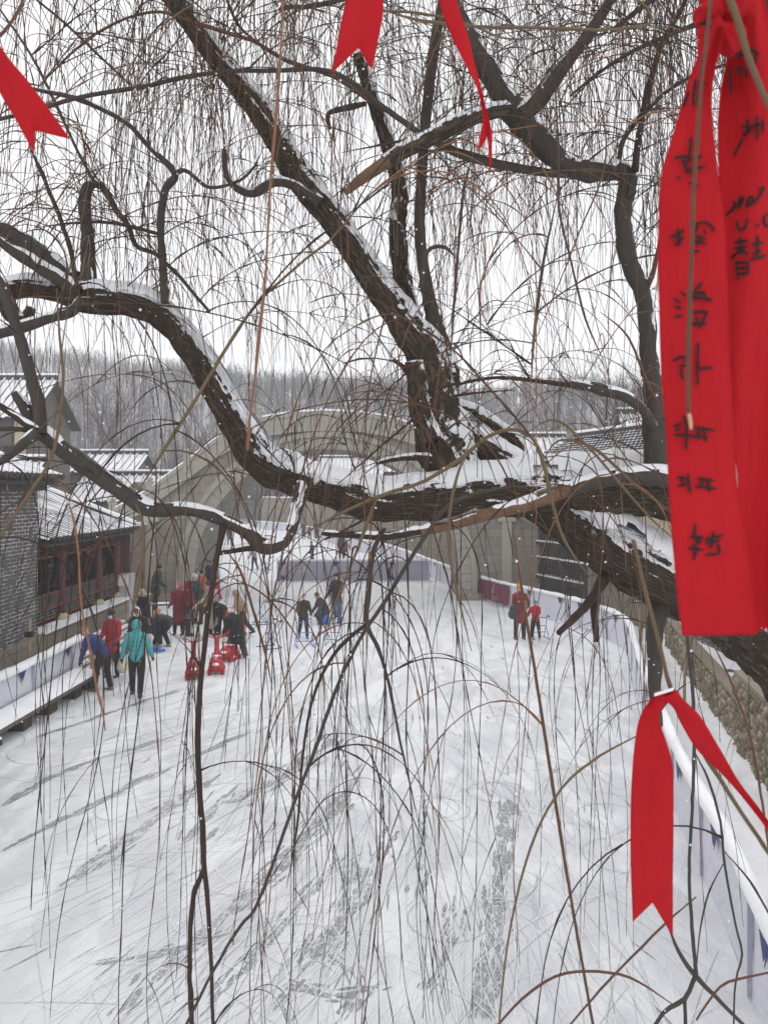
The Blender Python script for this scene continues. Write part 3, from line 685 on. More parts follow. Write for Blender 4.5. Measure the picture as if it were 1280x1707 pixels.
# maroon banner on the right barrier
mb_ = empty('maroon_banner', (4.6, 31.5, 0), 0, 'maroon printed banner hung on the white barrier left of the two red skaters', 'banner')
bc_ = catmull([(a_, b_, 0) for a_, b_ in RB[10:15]], .05); bc_ = bc_[(bc_[:, 1] < 34.7) & (bc_[:, 1] > 30.2)][::-1]; bc_ = bc_[np.argsort(-bc_[:, 1])]
bs_ = np.concatenate([[0], np.cumsum(np.linalg.norm(np.diff(bc_, axis=0), axis=1))]); Lm = bs_[-1]
def mp(t, z, o=.13):
    x_ = np.interp(t, bs_, bc_[:, 0]); y_ = np.interp(t, bs_, bc_[:, 1]); e_ = (np.interp(t + .1, bs_, bc_[:, 0]) - np.interp(t - .1, bs_, bc_[:, 0]), np.interp(t + .1, bs_, bc_[:, 1]) - np.interp(t - .1, bs_, bc_[:, 1])); l_ = math.hypot(*e_)
    return (x_ + e_[1] / l_ * o * .9, y_ - e_[0] / l_ * o * .9, z)
b = MB(); b.grid([[mp(t, z, .12 + .02 * n3(t * 3, z * 2)) for t in np.linspace(0, Lm, 24)] for z in np.linspace(.12, .9, 8)]); b.build('cloth', MAROON, mb_)
def glyph(b, t0, z0, s, seed, off=.15):
    g = random.Random(seed)
    for k in range(5):
        z = z0 + s * (k / 4); w_ = s * g.uniform(.5, 1)
        if k % 2 == 0: b.bar(mp(t0 - w_ / 2, z, off), mp(t0 + w_ / 2, z, off), .01, s * .1)
    for k in range(2): x = t0 + s * g.uniform(-.35, .35); b.bar(mp(x, z0, off), mp(x, z0 + s, off), .012, .02)
    b.bar(mp(t0, z0 + s * .5, off), mp(t0 - s * .45, z0, off), .012, .02); b.bar(mp(t0, z0 + s * .5, off), mp(t0 + s * .45, z0, off), .012, .02)
b = MB()
for i, t in enumerate((.35, .8)): glyph(b, t, .55, .24, i)
glyph(b, 3.35, .5, .28, 9); glyph(b, 3.35, .2, .16, 10); glyph(b, 3.6, .2, .16, 11)
b.build('lettering', plain('pale_print', (.5, .42, .38)), mb_)
b = MB(); b.prism([mp(1.3, .2, .15), mp(2.2, .2, .15), mp(2.4, .75, .15), mp(1.9, .85, .15), mp(1.4, .6, .15)], (.004, .002, 0)); b.build('printed_picture', plain('dusky_print', (.10, .03, .045), .6, .8, 9), mb_)

# fieldstone retaining walls at right
STONES = plain('river_stone', (.20, .165, .115), .9, .55, 3.2, .5); GAPM = plain('stone_mortar', (.07, .06, .045), .95, .4, 5)
def fieldstone(p0, p1, z0, z1, label, seed):
    p0 = np.array(p0, float); p1 = np.array(p1, float); d = p1 - p0; L = np.linalg.norm(d); d /= L; n = np.array([d[1], -d[0]]); n = -n if n[0] > 0 else n
    root = empty('fieldstone_wall', (p0[0], p0[1], 0), 0, label, 'wall'); g = random.Random(seed)
    b = MB(); b.prism([(*p0, z0), (*p1, z0), (*(p1 - n * .45), z0), (*(p0 - n * .45), z0)], (0, 0, z1 - z0)); b.build('mortar_bed', GAPM, root)
    b = MB(); z = z0 + .07; row = 0
    while z < z1 - .03:
        x = g.uniform(0, .1)
        while x < L:
            w_ = g.uniform(.07, .15); h_ = g.uniform(.055, .085); p = p0 + d * (x + w_ / 2) + n * g.uniform(-.01, .04)
            a = math.atan2(d[1], d[0]); M = np.array(Matrix.Rotation(a, 3, 'Z') @ Matrix.Rotation(g.uniform(-.4, .4), 3, 'Y'))
            b.sphere((p[0], p[1], z + g.uniform(-.02, .02)), (w_ * .62, .09, h_), 0 if g.random() < .7 else 1, 8, 6, M); x += w_
        z += .12; row += 1
    for A_ in b.v:
        A_ += np.array([[n3(q[0] * 9, q[1] * 9, q[2] * 9) * .018] * 3 for q in A_]) if len(A_) > 8 else 0
    b.build('stones', [STONES, plain('pale_river_stone', (.33, .29, .22), .9, .4, 3.2, .5)], root, smooth=True)
    b = MB(); b.prism([(*(p0 + n * .07), z1 + .002), (*(p1 + n * .07), z1 + .002), (*(p1 - n * .2), z1 + .002), (*(p0 - n * .2), z1 + .002)], (0, 0, .07)); b.build('coping', plain('coping_stone', (.22, .19, .14), .9, .3, 4, .3), root)
    return root
fieldstone((8.35, 22.6), (6.42, 13.9), -.1, .82, 'fieldstone wall with stone coping running away at the right', 1)
fieldstone((6.30, 13.7), (5.25, 8.6), -.1, 1.35, 'taller fieldstone wall nearest the viewer at the right edge', 2)
tb = MB()
def terrace(m, P0, P1, w_, z, seed):
    P0 = np.array(P0); P1 = np.array(P1)
    g = [[(P0[0] + (P1[0] - P0[0]) * t + w_ * u, P0[1] + (P1[1] - P0[1]) * t, z + .05 * n3(t * 9, u * 5, seed)) for u in np.linspace(0, 1, 14)] for t in np.linspace(0, 1, 30)]; m.grid(g)
terrace(tb, (8.5, 22.8), (6.6, 13.8), 6, .84, 1); terrace(tb, (6.62, 13.85), (5.5, 8.4), 8, 1.38, 2)
top(tb.build('snowy_terrace', SNOW, smooth=True), None, None, kind='structure')
sb = MB(); g = []
for y in np.linspace(2, 23, 90):
    xl = float(np.interp(y, [p[1] for p in RB], [p[0] for p in RB])) + .1; xr = float(np.interp(y, [0, 8.6, 13.8, 22.6], [4.2, 5.3, 6.4, 8.4]))
    g.append([(xl + (xr - xl) * u, y, .06 + .09 * math.sin(math.pi * min(1, u * 1.3)) + .09 * n3(xl * 2 + u * 3, y * 2.4) + .05 * n3(u * 9, y * 8) + .18 * max(0, u - .75)) for u in np.linspace(0, 1, 14)])
sb.grid(g); top(sb.build('shovelled_snow_bank', SNOW, smooth=True), None, None, kind='structure')
ph = empty('stone_pillar_house', (8.2, 16, 1), 0, 'house corner of stacked stone slabs on the snowy terrace at the right edge', 'house')
SLAB = m_masonry('stacked_slab', (.17, .15, .115), (.25, .225, .18), (.06, .055, .045), .34, .10, .02)
b = MB(); b.box((7.55, 15.3, 2.3), (.62, .62, 3.2)); b.box((9.6, 15.5, 2.3), (.62, .62, 3.2)); b.build('pillar', SLAB, ph)
b = MB(); b.box((10.2, 18.0, 2.3), (4.6, 4.2, 3.1)); b.build('wall', BRICK, ph)
b = MB(); facing_roof(b, (6.9, 14.5, 3.9), (13, 14.5, 3.9), (6.9, 18, 5.4), (13, 18, 5.4)); b.build('tiled_roof', [SNOW, DARKTILE], ph)

# bench, staging, posts, sign ------------------------------------------------
bn = empty('long_bench', (-7.1, 15, 0), 0, 'long low timber bench covered in snow along the left edge of the rink', 'bench')
b = MB(); b.prism([(-6.92, 12.0, .26), (-6.72, 18.2, .26), (-7.3, 18.2, .26), (-7.36, 12.0, .26)], (0, 0, .08)); b.build('seat', WOODGREY, bn)
b = MB(); g = []
for y in np.linspace(12, 18.2, 60):
    xr = -6.93 + .2 * (y - 12) / 6.2; xl = -7.37 + .06 * (y - 12) / 6.2
    g.append([(xr + .01, y, .341), (xr - .02, y, .39 + .015 * n3(y * 3, 1)), ((xl + xr) / 2, y, .41 + .02 * n3(y * 2, 5)), (xl, y, .43)])
b.grid(g); b.build('snow_cover', SNOW, bn, smooth=True)
for y in (12.4, 13.9, 14.9, 16.0, 17.2, 18.0):
    b = MB(); xr = -6.97 + .2 * (y - 12) / 6.2; b.box((xr - .18, y, .128), (.3, .16 if y < 14.5 else .36, .255)); b.build('leg', WOODDARK, bn)
st = empty('timber_staging', (-7.6, 21, 0), 0, 'snow-covered plank steps with short posts between the bench and the gallery', 'steps')
for k in range(5):
    b = MB(); b.box((-8.1 + .17 * k, 21.4, .55 - .11 * k), (.16, 5.0 - .1 * k, .05)); pl = b.build('plank', WOODPALE, st)
    b = MB(); b.box((-8.1 + .17 * k, 21.4, .60 - .11 * k), (.155, 4.96 - .1 * k, .045)); b.build('snow_cover', SNOW, pl)
for y in (19.2, 20.4, 21.7, 22.9, 23.8): b = MB(); b.box((-7.28, y, .3), (.08, .08, .62)); b.build('post', WOODPALE, st)
b = MB(); b.bar((-7.3, 19.0, .52), (-7.3, 23.9, .52), .05, .07); b.build('rail', WOODPALE, st)
s2 = empty('stone_steps', (-8.7, 28, 0), 0, 'short flight of snowy stone steps right of the pale grey cabinet', 'steps')
for k in range(5):
    b = MB(); b.box((-9.3, 27.3 + .32 * k, .08 + .16 * k), (1.3, .34, .16)); sp = b.build('step', BLOCK, s2)
    b = MB(); b.box((-9.3, 27.24 + .32 * k, .175 + .16 * k), (1.24, .2, .03)); b.build('snow_cover', SNOW, sp)
for (x, y, hh, lb) in ((-8.0, 17.3, 1.75, 'thin pale timber pole standing beside the brick corner behind the banner'), ):
    b = MB(); b.tube([(x, y, 0), (x + .03, y, hh)], .035, 7); o = b.build('timber_pole', WOODPALE, smooth=True); tag(o, lb, 'pole')
    b = MB(); b.box((x + .02, y, hh - .35), (.16, .14, .12)); b.build('clamp', BLACK, o)
for p_, lb in (((1048, 1040, 6.9), 'short timber post carrying the small black sign'), ((1066, 1080, 7.0), 'pale timber post just behind the bend of the right barrier'), ((1140, 1170, 0), 'thin pale stake stuck in the snow bank by the fieldstone wall')):
    q = G(p_[0], p_[1] + 5, .1); b = MB(); b.tube([q - [0, 0, .1], q + [0.01, 0, 1.25]], .03, 7); o = b.build('timber_post', WOODPALE, smooth=True); tag(o, lb, 'post')
q = G(1055, 1045, .1) + [0, -.06, 0]; b = MB(); b.box(q + [.1, 0, .86], (.32, .03, .12)); o = b.build('small_sign', BLACK); tag(o, 'small black sign with four white marks on a post beside the barrier bend', 'sign')
b = MB()
for k in range(4): b.box(q + [.01 + .065 * k, -.02, .87], (.035, .01, .045))
b.build('lettering', WHITEPAINT, o)

# ------------------------------------------------------------------ the willow
tree = empty('willow_tree', (4.4, 5.2, 0), 0, 'old leafless weeping willow with snow on its thick crooked limbs and long hanging twigs', 'tree')
EMIT = []      # points on the limbs from which twigs spring
def limb(pts, d=5.0, name='limb', mat=None, snow=0, parent=tree, sides=None, rough=None, emit=1., step=None):
    """pts: (px, py, width_px[, depth])"""
    q = []
    for p in pts:
        dd = p[3] if len(p) > 3 else d
        q.append((*P(p[0], p[1], dd), p[2] / F * dd / 2))
    q = np.array(q); rmax = q[:, 3].max()
    q = catmull(q, step or max(.012, min(.05, rmax * .35)))
    q[:, 3] = np.maximum(q[:, 3], .0015)
    pos = q[:, :3]; rad = q[:, 3]
    n = len(pos); sides = sides or (40 if rmax > .07 else 20 if rmax > .03 else 8)
    rough = (.2 if rmax > .07 else .09 if rmax > .03 else .05) if rough is None else rough
    # small crooks so the line is never smooth
    s_ = np.concatenate([[0], np.cumsum(np.linalg.norm(np.diff(pos, axis=0), axis=1))])
    sd_ = random.random() * 50
    for i in range(n):
        a = rad.mean() * .35; pos[i] += [a * n3(s_[i] / (rmax * 7), sd_, 1), a * n3(s_[i] / (rmax * 7), sd_, 5), a * n3(s_[i] / (rmax * 7), sd_, 9)]
    t = np.gradient(pos, axis=0); t /= np.linalg.norm(t, axis=1)[:, None]
    u = np.cross(t, [0, 1, .001]); u /= np.linalg.norm(u, axis=1)[:, None]; k = np.cross(t, u)
    V = np.zeros((n, sides, 3)); UV = np.zeros((n, sides, 2))
    for i in range(n):
        for j in range(sides):
            a = 2 * math.pi * j / sides; c, s = math.cos(a), math.sin(a)
            f = 1.0
            if rmax > .02:
                tw = s_[i] * .8
                fr = 4.2 if rmax > .07 else 3
                g = n3(math.cos(a + tw) * fr, math.sin(a + tw) * fr, s_[i] * 3.0 / max(.06, rmax) * .22 + sd_)
                f += rough * (1.2 * abs(g) * 2 - .45) + .10 * n3(c * 1.2, s * 1.2, s_[i] / rmax * .35 + sd_)
                if rmax > .07: f += .05 * n3(c * 9, s * 9, s_[i] * 22)
            else:
                f += .22 * max(0, n3(sd_, s_[i] / rmax * .12, 3)) ** 2 * 3
            V[i, j] = pos[i] + rad[i] * f * (c * u[i] + s * k[i])
    m = MB(); idx = lambda i, j: i * sides + j % sides
    faces = [(idx(i, j), idx(i, j + 1), idx(i + 1, j + 1), idx(i + 1, j)) for i in range(n - 1) for j in range(sides)]
    faces += [tuple(range(sides))[::-1], tuple((n - 1) * sides + j for j in range(sides))]
    m.add(V.reshape(-1, 3), faces); mt = mat or (BARKSNOW if rmax > .035 else BARKGREY)
    o = m.build(name, mt, parent, uv=False, smooth=True)
    me = o.data; lay = me.uv_layers.new(name='UVMap'); uvs = []
    circ = 2 * math.pi * rad.mean()
    for i in range(n - 1):
        for j in range(sides):
            for (ii, jj) in ((i, j), (i, j + 1), (i + 1, j + 1), (i + 1, j)): uvs.append((jj / sides * circ, s_[ii]))
    L0 = len(me.loops); arr = np.zeros((L0, 2)); arr[:len(uvs)] = uvs; lay.data.foreach_set('uv', arr.ravel())
    if snow:
        sm = MB(); rows = []; segs = []; 
        cs = 13
        for i in range(n):
            hor = math.sqrt(max(0, 1 - t[i][2] ** 2)); up = np.array([0, 0, 1.]) - t[i] * t[i][2]
            if np.linalg.norm(up) < .05: up = u[i]
            up /= np.linalg.norm(up); sd2 = np.cross(t[i], up)
            ft = min(1, i / 4, (n - 1 - i) / 4)
            wid = R(62) * (1 + .35 * n3(s_[i] * 6 / (.3 + rmax * 4), sd_ + 9)) * (.55 + .45 * hor)
            thk = snow * rad[i] * (.35 + .65 * hor) * (1 + .5 * n3(s_[i] * 5, sd_ + 20)) * ft + .001
            row = []
            for j in range(cs):
                v_ = j / (cs - 1) * 2 - 1
                wj = wid * (1 + .22 * n3(s_[i] * 14, v_ > 0, sd_)) 
                a = v_ * wj; e = (1 - v_ * v_) ** .6
                rr_ = rad[i] * 1.03 + (thk * e + .012 * rad[i] / .1 * n3(s_[i] * 20, v_ * 3, sd_) * e - (.16 * rad[i]) * (1 - e))
                row.append(pos[i] + rr_ * (math.sin(a) * sd2 + math.cos(a) * up))
            rows.append(row)
        g = np.array(rows); 
        # break the cap up where a noise says the wind took it
        fl = [[not (n3(s_[i] * 4.5 / (.5 + rmax * 3), (j / cs - .5) * 2.2, sd_ + 40) > ((.26 if rmax > .09 else .02) + .2 * (1 - abs(t[i][2])) if (abs(t[i][2]) < .62 or name == 'trunk') else -.08)) for j in range(cs)] for i in range(n)]
        sm.v.append(g.reshape(-1, 3)); sm.n = n * cs
        for i in range(n - 1):
            for j in range(cs - 1):
                if fl[i][j]: sm.f.append((i * cs + j, i * cs + j + 1, (i + 1) * cs + j + 1, (i + 1) * cs + j)); sm.m.append(0)
        if sm.f: sm.build('snow_cover', SNOW, o, smooth=True)
    if emit:
        for i in range(0, n, max(1, int(.04 / max(.01, (s_[-1] / n))))): EMIT.append((pos[i], rad[i], t[i], emit, o))
    return o
A_ = [(1520, 1330, 215, 5.5), (1470, 1130, 190, 5.35), (1390, 960, 170, 5.1), (1300, 880, 150, 4.95), (1180, 832, 120, 4.9), (1100, 812, 96, 4.9), (1000, 810, 90), (900, 812, 88), (800, 816, 80), (720, 824, 72), (640, 826, 62), (570, 808, 60), (500, 790, 58), (445, 762, 60), (410, 715, 56), (375, 660, 50), (335, 598, 48), (300, 550, 46), (265, 520, 46), (225, 503, 46), (180, 500, 46), (140, 500, 44), (100, 490, 36), (50, 482, 34), (0, 488, 34)]
limb(A_, 5.0, mat=BARKSNOW, snow=.27)
limb([(1560, 1660, 250, 5.6), (1480, 1400, 220, 5.5), (1380, 1160, 170, 5.3), (1270, 1050, 130, 5.2), (1180, 1002, 108, 5.1), (1110, 968, 96), (1050, 935, 92), (990, 895, 86), (930, 850, 76), (880, 818, 66), (830, 790, 55)], 5.05, name='trunk', mat=BARKSNOW, snow=.42)
B_ = [(770, 800, 92), (748, 745, 86), (736, 700, 78), (732, 655, 74), (728, 612, 74), (708, 575, 66), (672, 530, 56), (625, 465, 48), (585, 405, 46), (540, 345, 46), (500, 292, 44), (460, 230, 42), (420, 170, 40), (375, 112, 38), (335, 55, 36), (290, -10, 34), (250, -80, 30), (200, -160, 24)]
limb(B_, 5.1, mat=BARKSNOW, snow=.10)
limb([(722, 735, 40), (705, 690, 34), (697, 640, 32), (690, 600, 28)], 4.95, mat=BARKSNOW, snow=.2)
limb([(700, 590, 34), (685, 530, 30), (672, 470, 28), (665, 380, 27), (664, 300, 26), (640, 215, 23), (612, 135, 20), (596, 90, 17)], 5.4, mat=BARKSNOW, snow=.2)
limb([(748, 610, 34), (722, 530, 26), (706, 450, 20), (700, 350, 18), (705, 250, 17), (715, 150, 17), (728, 60, 17), (742, -20, 16), (760, -120, 14)], 5.2, mat=BARKGREY)
limb([(1102, 800, 44), (1094, 740, 40), (1090, 670, 31), (1082, 590, 27), (1074, 500, 26), (1056, 455, 27), (1040, 405, 27), (1038, 350, 26), (1046, 300, 30), (1030, 284, 30), (990, 285, 30), (945, 278, 30), (905, 240, 36), (865, 200, 38), (838, 160, 35), (805, 105, 30), (775, 50, 26), (750, -10, 24), (730, -90, 20)], 4.7, mat=BARKGREY, snow=.16, sides=24)
limb([(868, 192, 30), (905, 155, 28), (942, 108, 23), (985, 52, 19), (1020, -8, 17), (1060, -90, 14)], 4.65, mat=BARKGREY, snow=.2, sides=18)
ob = limb([(850, 182, 22), (800, 190, 25), (760, 207, 27), (715, 230, 27), (675, 250, 25), (640, 270, 24)], 4.5, mat=BARKSNOW, snow=.25)
limb([(645, 268, 23), (620, 285, 20), (595, 302, 17), (573, 320, 9)], 4.5, name='torn_end', mat=BAREWOOD, parent=ob, sides=14, emit=0)
limb([(0, 380, 22), (50, 410, 26), (95, 445, 30), (140, 485, 30)], 5.2, mat=BARKGREY, snow=.25)
limb([(0, 402, 16), (40, 430, 20), (85, 460, 22), (130, 490, 24)], 4.9, mat=BARKGREY, snow=.25)
limb([(8, 480, 22), (15, 520, 26), (40, 530, 22), (52, 510, 14)], 5.0, mat=BARKSNOW, snow=.2)
limb([(-20, 562, 18), (40, 545, 18), (85, 530, 16), (120, 520, 16), (140, 498, 16)], 4.7, mat=BARKGREY, snow=.3)
limb([(150, 490, 28), (149, 440, 24), (146, 390, 21), (142, 345, 20), (148, 312, 18), (158, 308, 13)], 5.05, mat=BARKGREY, snow=.25, sides=16)
limb([(152, 310, 10), (172, 312, 10), (195, 352, 10), (215, 378, 9), (228, 410, 8), (262, 425, 7), (300, 462, 6), (350, 520, 5)], 5.05, sides=8)
limb([(275, 505, 15), (272, 440, 13), (268, 380, 12), (275, 320, 13), (293, 290, 12), (250, 245, 8), (212, 206, 8), (165, 180, 8), (110, 160, 7), (55, 148, 6)], 4.9, snow=.15, sides=10)
limb([(292, 290, 10), (310, 285, 7), (350, 312, 6), (400, 300, 5), (430, 270, 4)], 4.9)
limb([(375, 250, 8), (376, 290, 9), (398, 315, 13), (425, 322, 14), (455, 305, 15), (490, 310, 15), (535, 338, 18)], 5.0, mat=BARKGREY, snow=.2, sides=12)
limb([(550, 215, 6), (548, 190, 8), (580, 180, 10), (610, 172, 8)], 5.0)
limb([(1012, 285, 26), (1030, 270, 10), (1040, 232, 8), (1075, 185, 9), (1120, 145, 8), (1175, 118, 7), (1240, 100, 6)], 4.65)
limb([(1057, 285, 13), (1068, 210, 10), (1082, 140, 10), (1105, 70, 9), (1135, 15, 8), (1170, -70, 7)], 4.6, mat=BARKDARK)
limb([(1175, 35, 9), (1110, 60, 8), (1055, 85, 7), (1000, 120, 5), (950, 160, 4)], 4.6)
limb([(1078, 480, 10), (1092, 440, 8), (1100, 400, 7)], 4.7, mat=BARKBROWN)
H_ = [(25, 655, 12), (62, 712, 26), (95, 742, 27), (135, 772, 27), (185, 805, 25), (235, 842, 25), (268, 853, 23), (320, 853, 20), (370, 868, 20), (410, 888, 22), (438, 912, 26), (470, 908, 20), (488, 880, 19, 4.4), (496, 845, 20, 4.65), (500, 815, 27, 4.9), (500, 780, 34, 5.0)]
limb(H_, 4.3, mat=BARKGREY, snow=.28, sides=22)
limb([(440, 910, 18), (405, 915, 11), (360, 922, 9)], 4.3, mat=BARKDARK, snow=.3)
limb([(445, 908, 24), (425, 898, 16), (405, 885, 13)], 4.35, mat=BARKDARK, snow=.4)
limb([(66, 722, 24), (66, 680, 20), (52, 625, 19), (32, 560, 18), (12, 500, 16), (-20, 440, 16)], 4.25, mat=BARKGREY, sides=16)
limb([(-20, 662, 9), (20, 690, 11), (62, 718, 14)], 4.2, mat=BARKDARK, snow=.3)
limb([(-20, 716, 8), (30, 715, 8), (64, 722, 10)], 4.25)
limb([(-20, 782, 13), (20, 755, 14), (64, 722, 20)], 4.15, mat=BARKGREY, snow=.15)
limb([(372, 878, 14, 4.28), (366, 905, 11, 4.2), (360, 940, 10, 4.05), (349, 1010, 9, 3.9), (339, 1100, 9, 3.75), (331, 1200, 10), (332, 1290, 10), (340, 1400, 9), (341, 1450, 9), (350, 1560, 7), (357, 1720, 6)], 3.6, mat=BARKDARK, emit=1.5)
limb([(341, 1445, 8), (322, 1500, 8), (316, 1600, 8), (321, 1720, 8)], 3.6, mat=BARKDARK)
limb([(1110, 985, 34, 5.1), (1092, 1050, 28, 5.0), (1091, 1110, 24, 4.8), (1090, 1150, 20, 4.7), (1098, 1210, 12, 4.5)], 4.2, mat=BARKGREY, sides=14)
limb([(1120, 796, 36), (1050, 798, 27), (1000, 803, 25), (950, 814, 24)], 4.6, mat=BARKGREY, snow=.3, sides=18)
obr = limb([(950, 814, 24), (920, 826, 23), (860, 846, 20), (800, 861, 20), (740, 876, 17), (700, 886, 14)], 4.6, mat=BAREWOOD, snow=.42, sides=18, emit=0)
limb([(705, 884, 13), (660, 892, 14), (620, 893, 12), (575, 892, 11), (536, 888, 8)], 4.6, mat=BARKDARK, snow=.35)
limb([(745, 672, 22), (790, 690, 28), (825, 712, 27), (858, 735, 24), (864, 775, 20)], 5.3, mat=BARKSNOW, snow=.2)
limb([(745, 690, 46), (790, 735, 44), (835, 762, 36), (880, 775, 26)], 5.15, mat=BARKSNOW, snow=.5)
limb([(930, 1056, 9, 4.6), (958, 1027, 13, 4.7), (985, 998, 15, 4.85), (1015, 955, 18, 5.05)], 4.6, mat=BARKDARK)
limb([(1003, 965, 18, 4.97), (991, 1000, 13, 4.9), (991, 1030, 11, 4.8), (994, 1070, 8, 4.75)], 4.6, mat=BARKDARK)
limb([(950, 640, 13), (1000, 650, 17), (1045, 664, 17), (1075, 688, 14), (1088, 712, 14)], 4.6, mat=BARKGREY, snow=.3)
limb([(655, 600, 7), (672, 612, 8), (690, 632, 9)], 5.0, mat=BARKDARK)
limb([(628, 772, 5, 4.7), (655, 766, 9, 4.8), (690, 762, 11, 4.9), (745, 765, 14, 5.05), (790, 768, 16, 5.1)], 4.9, mat=BARKDARK, snow=.3)
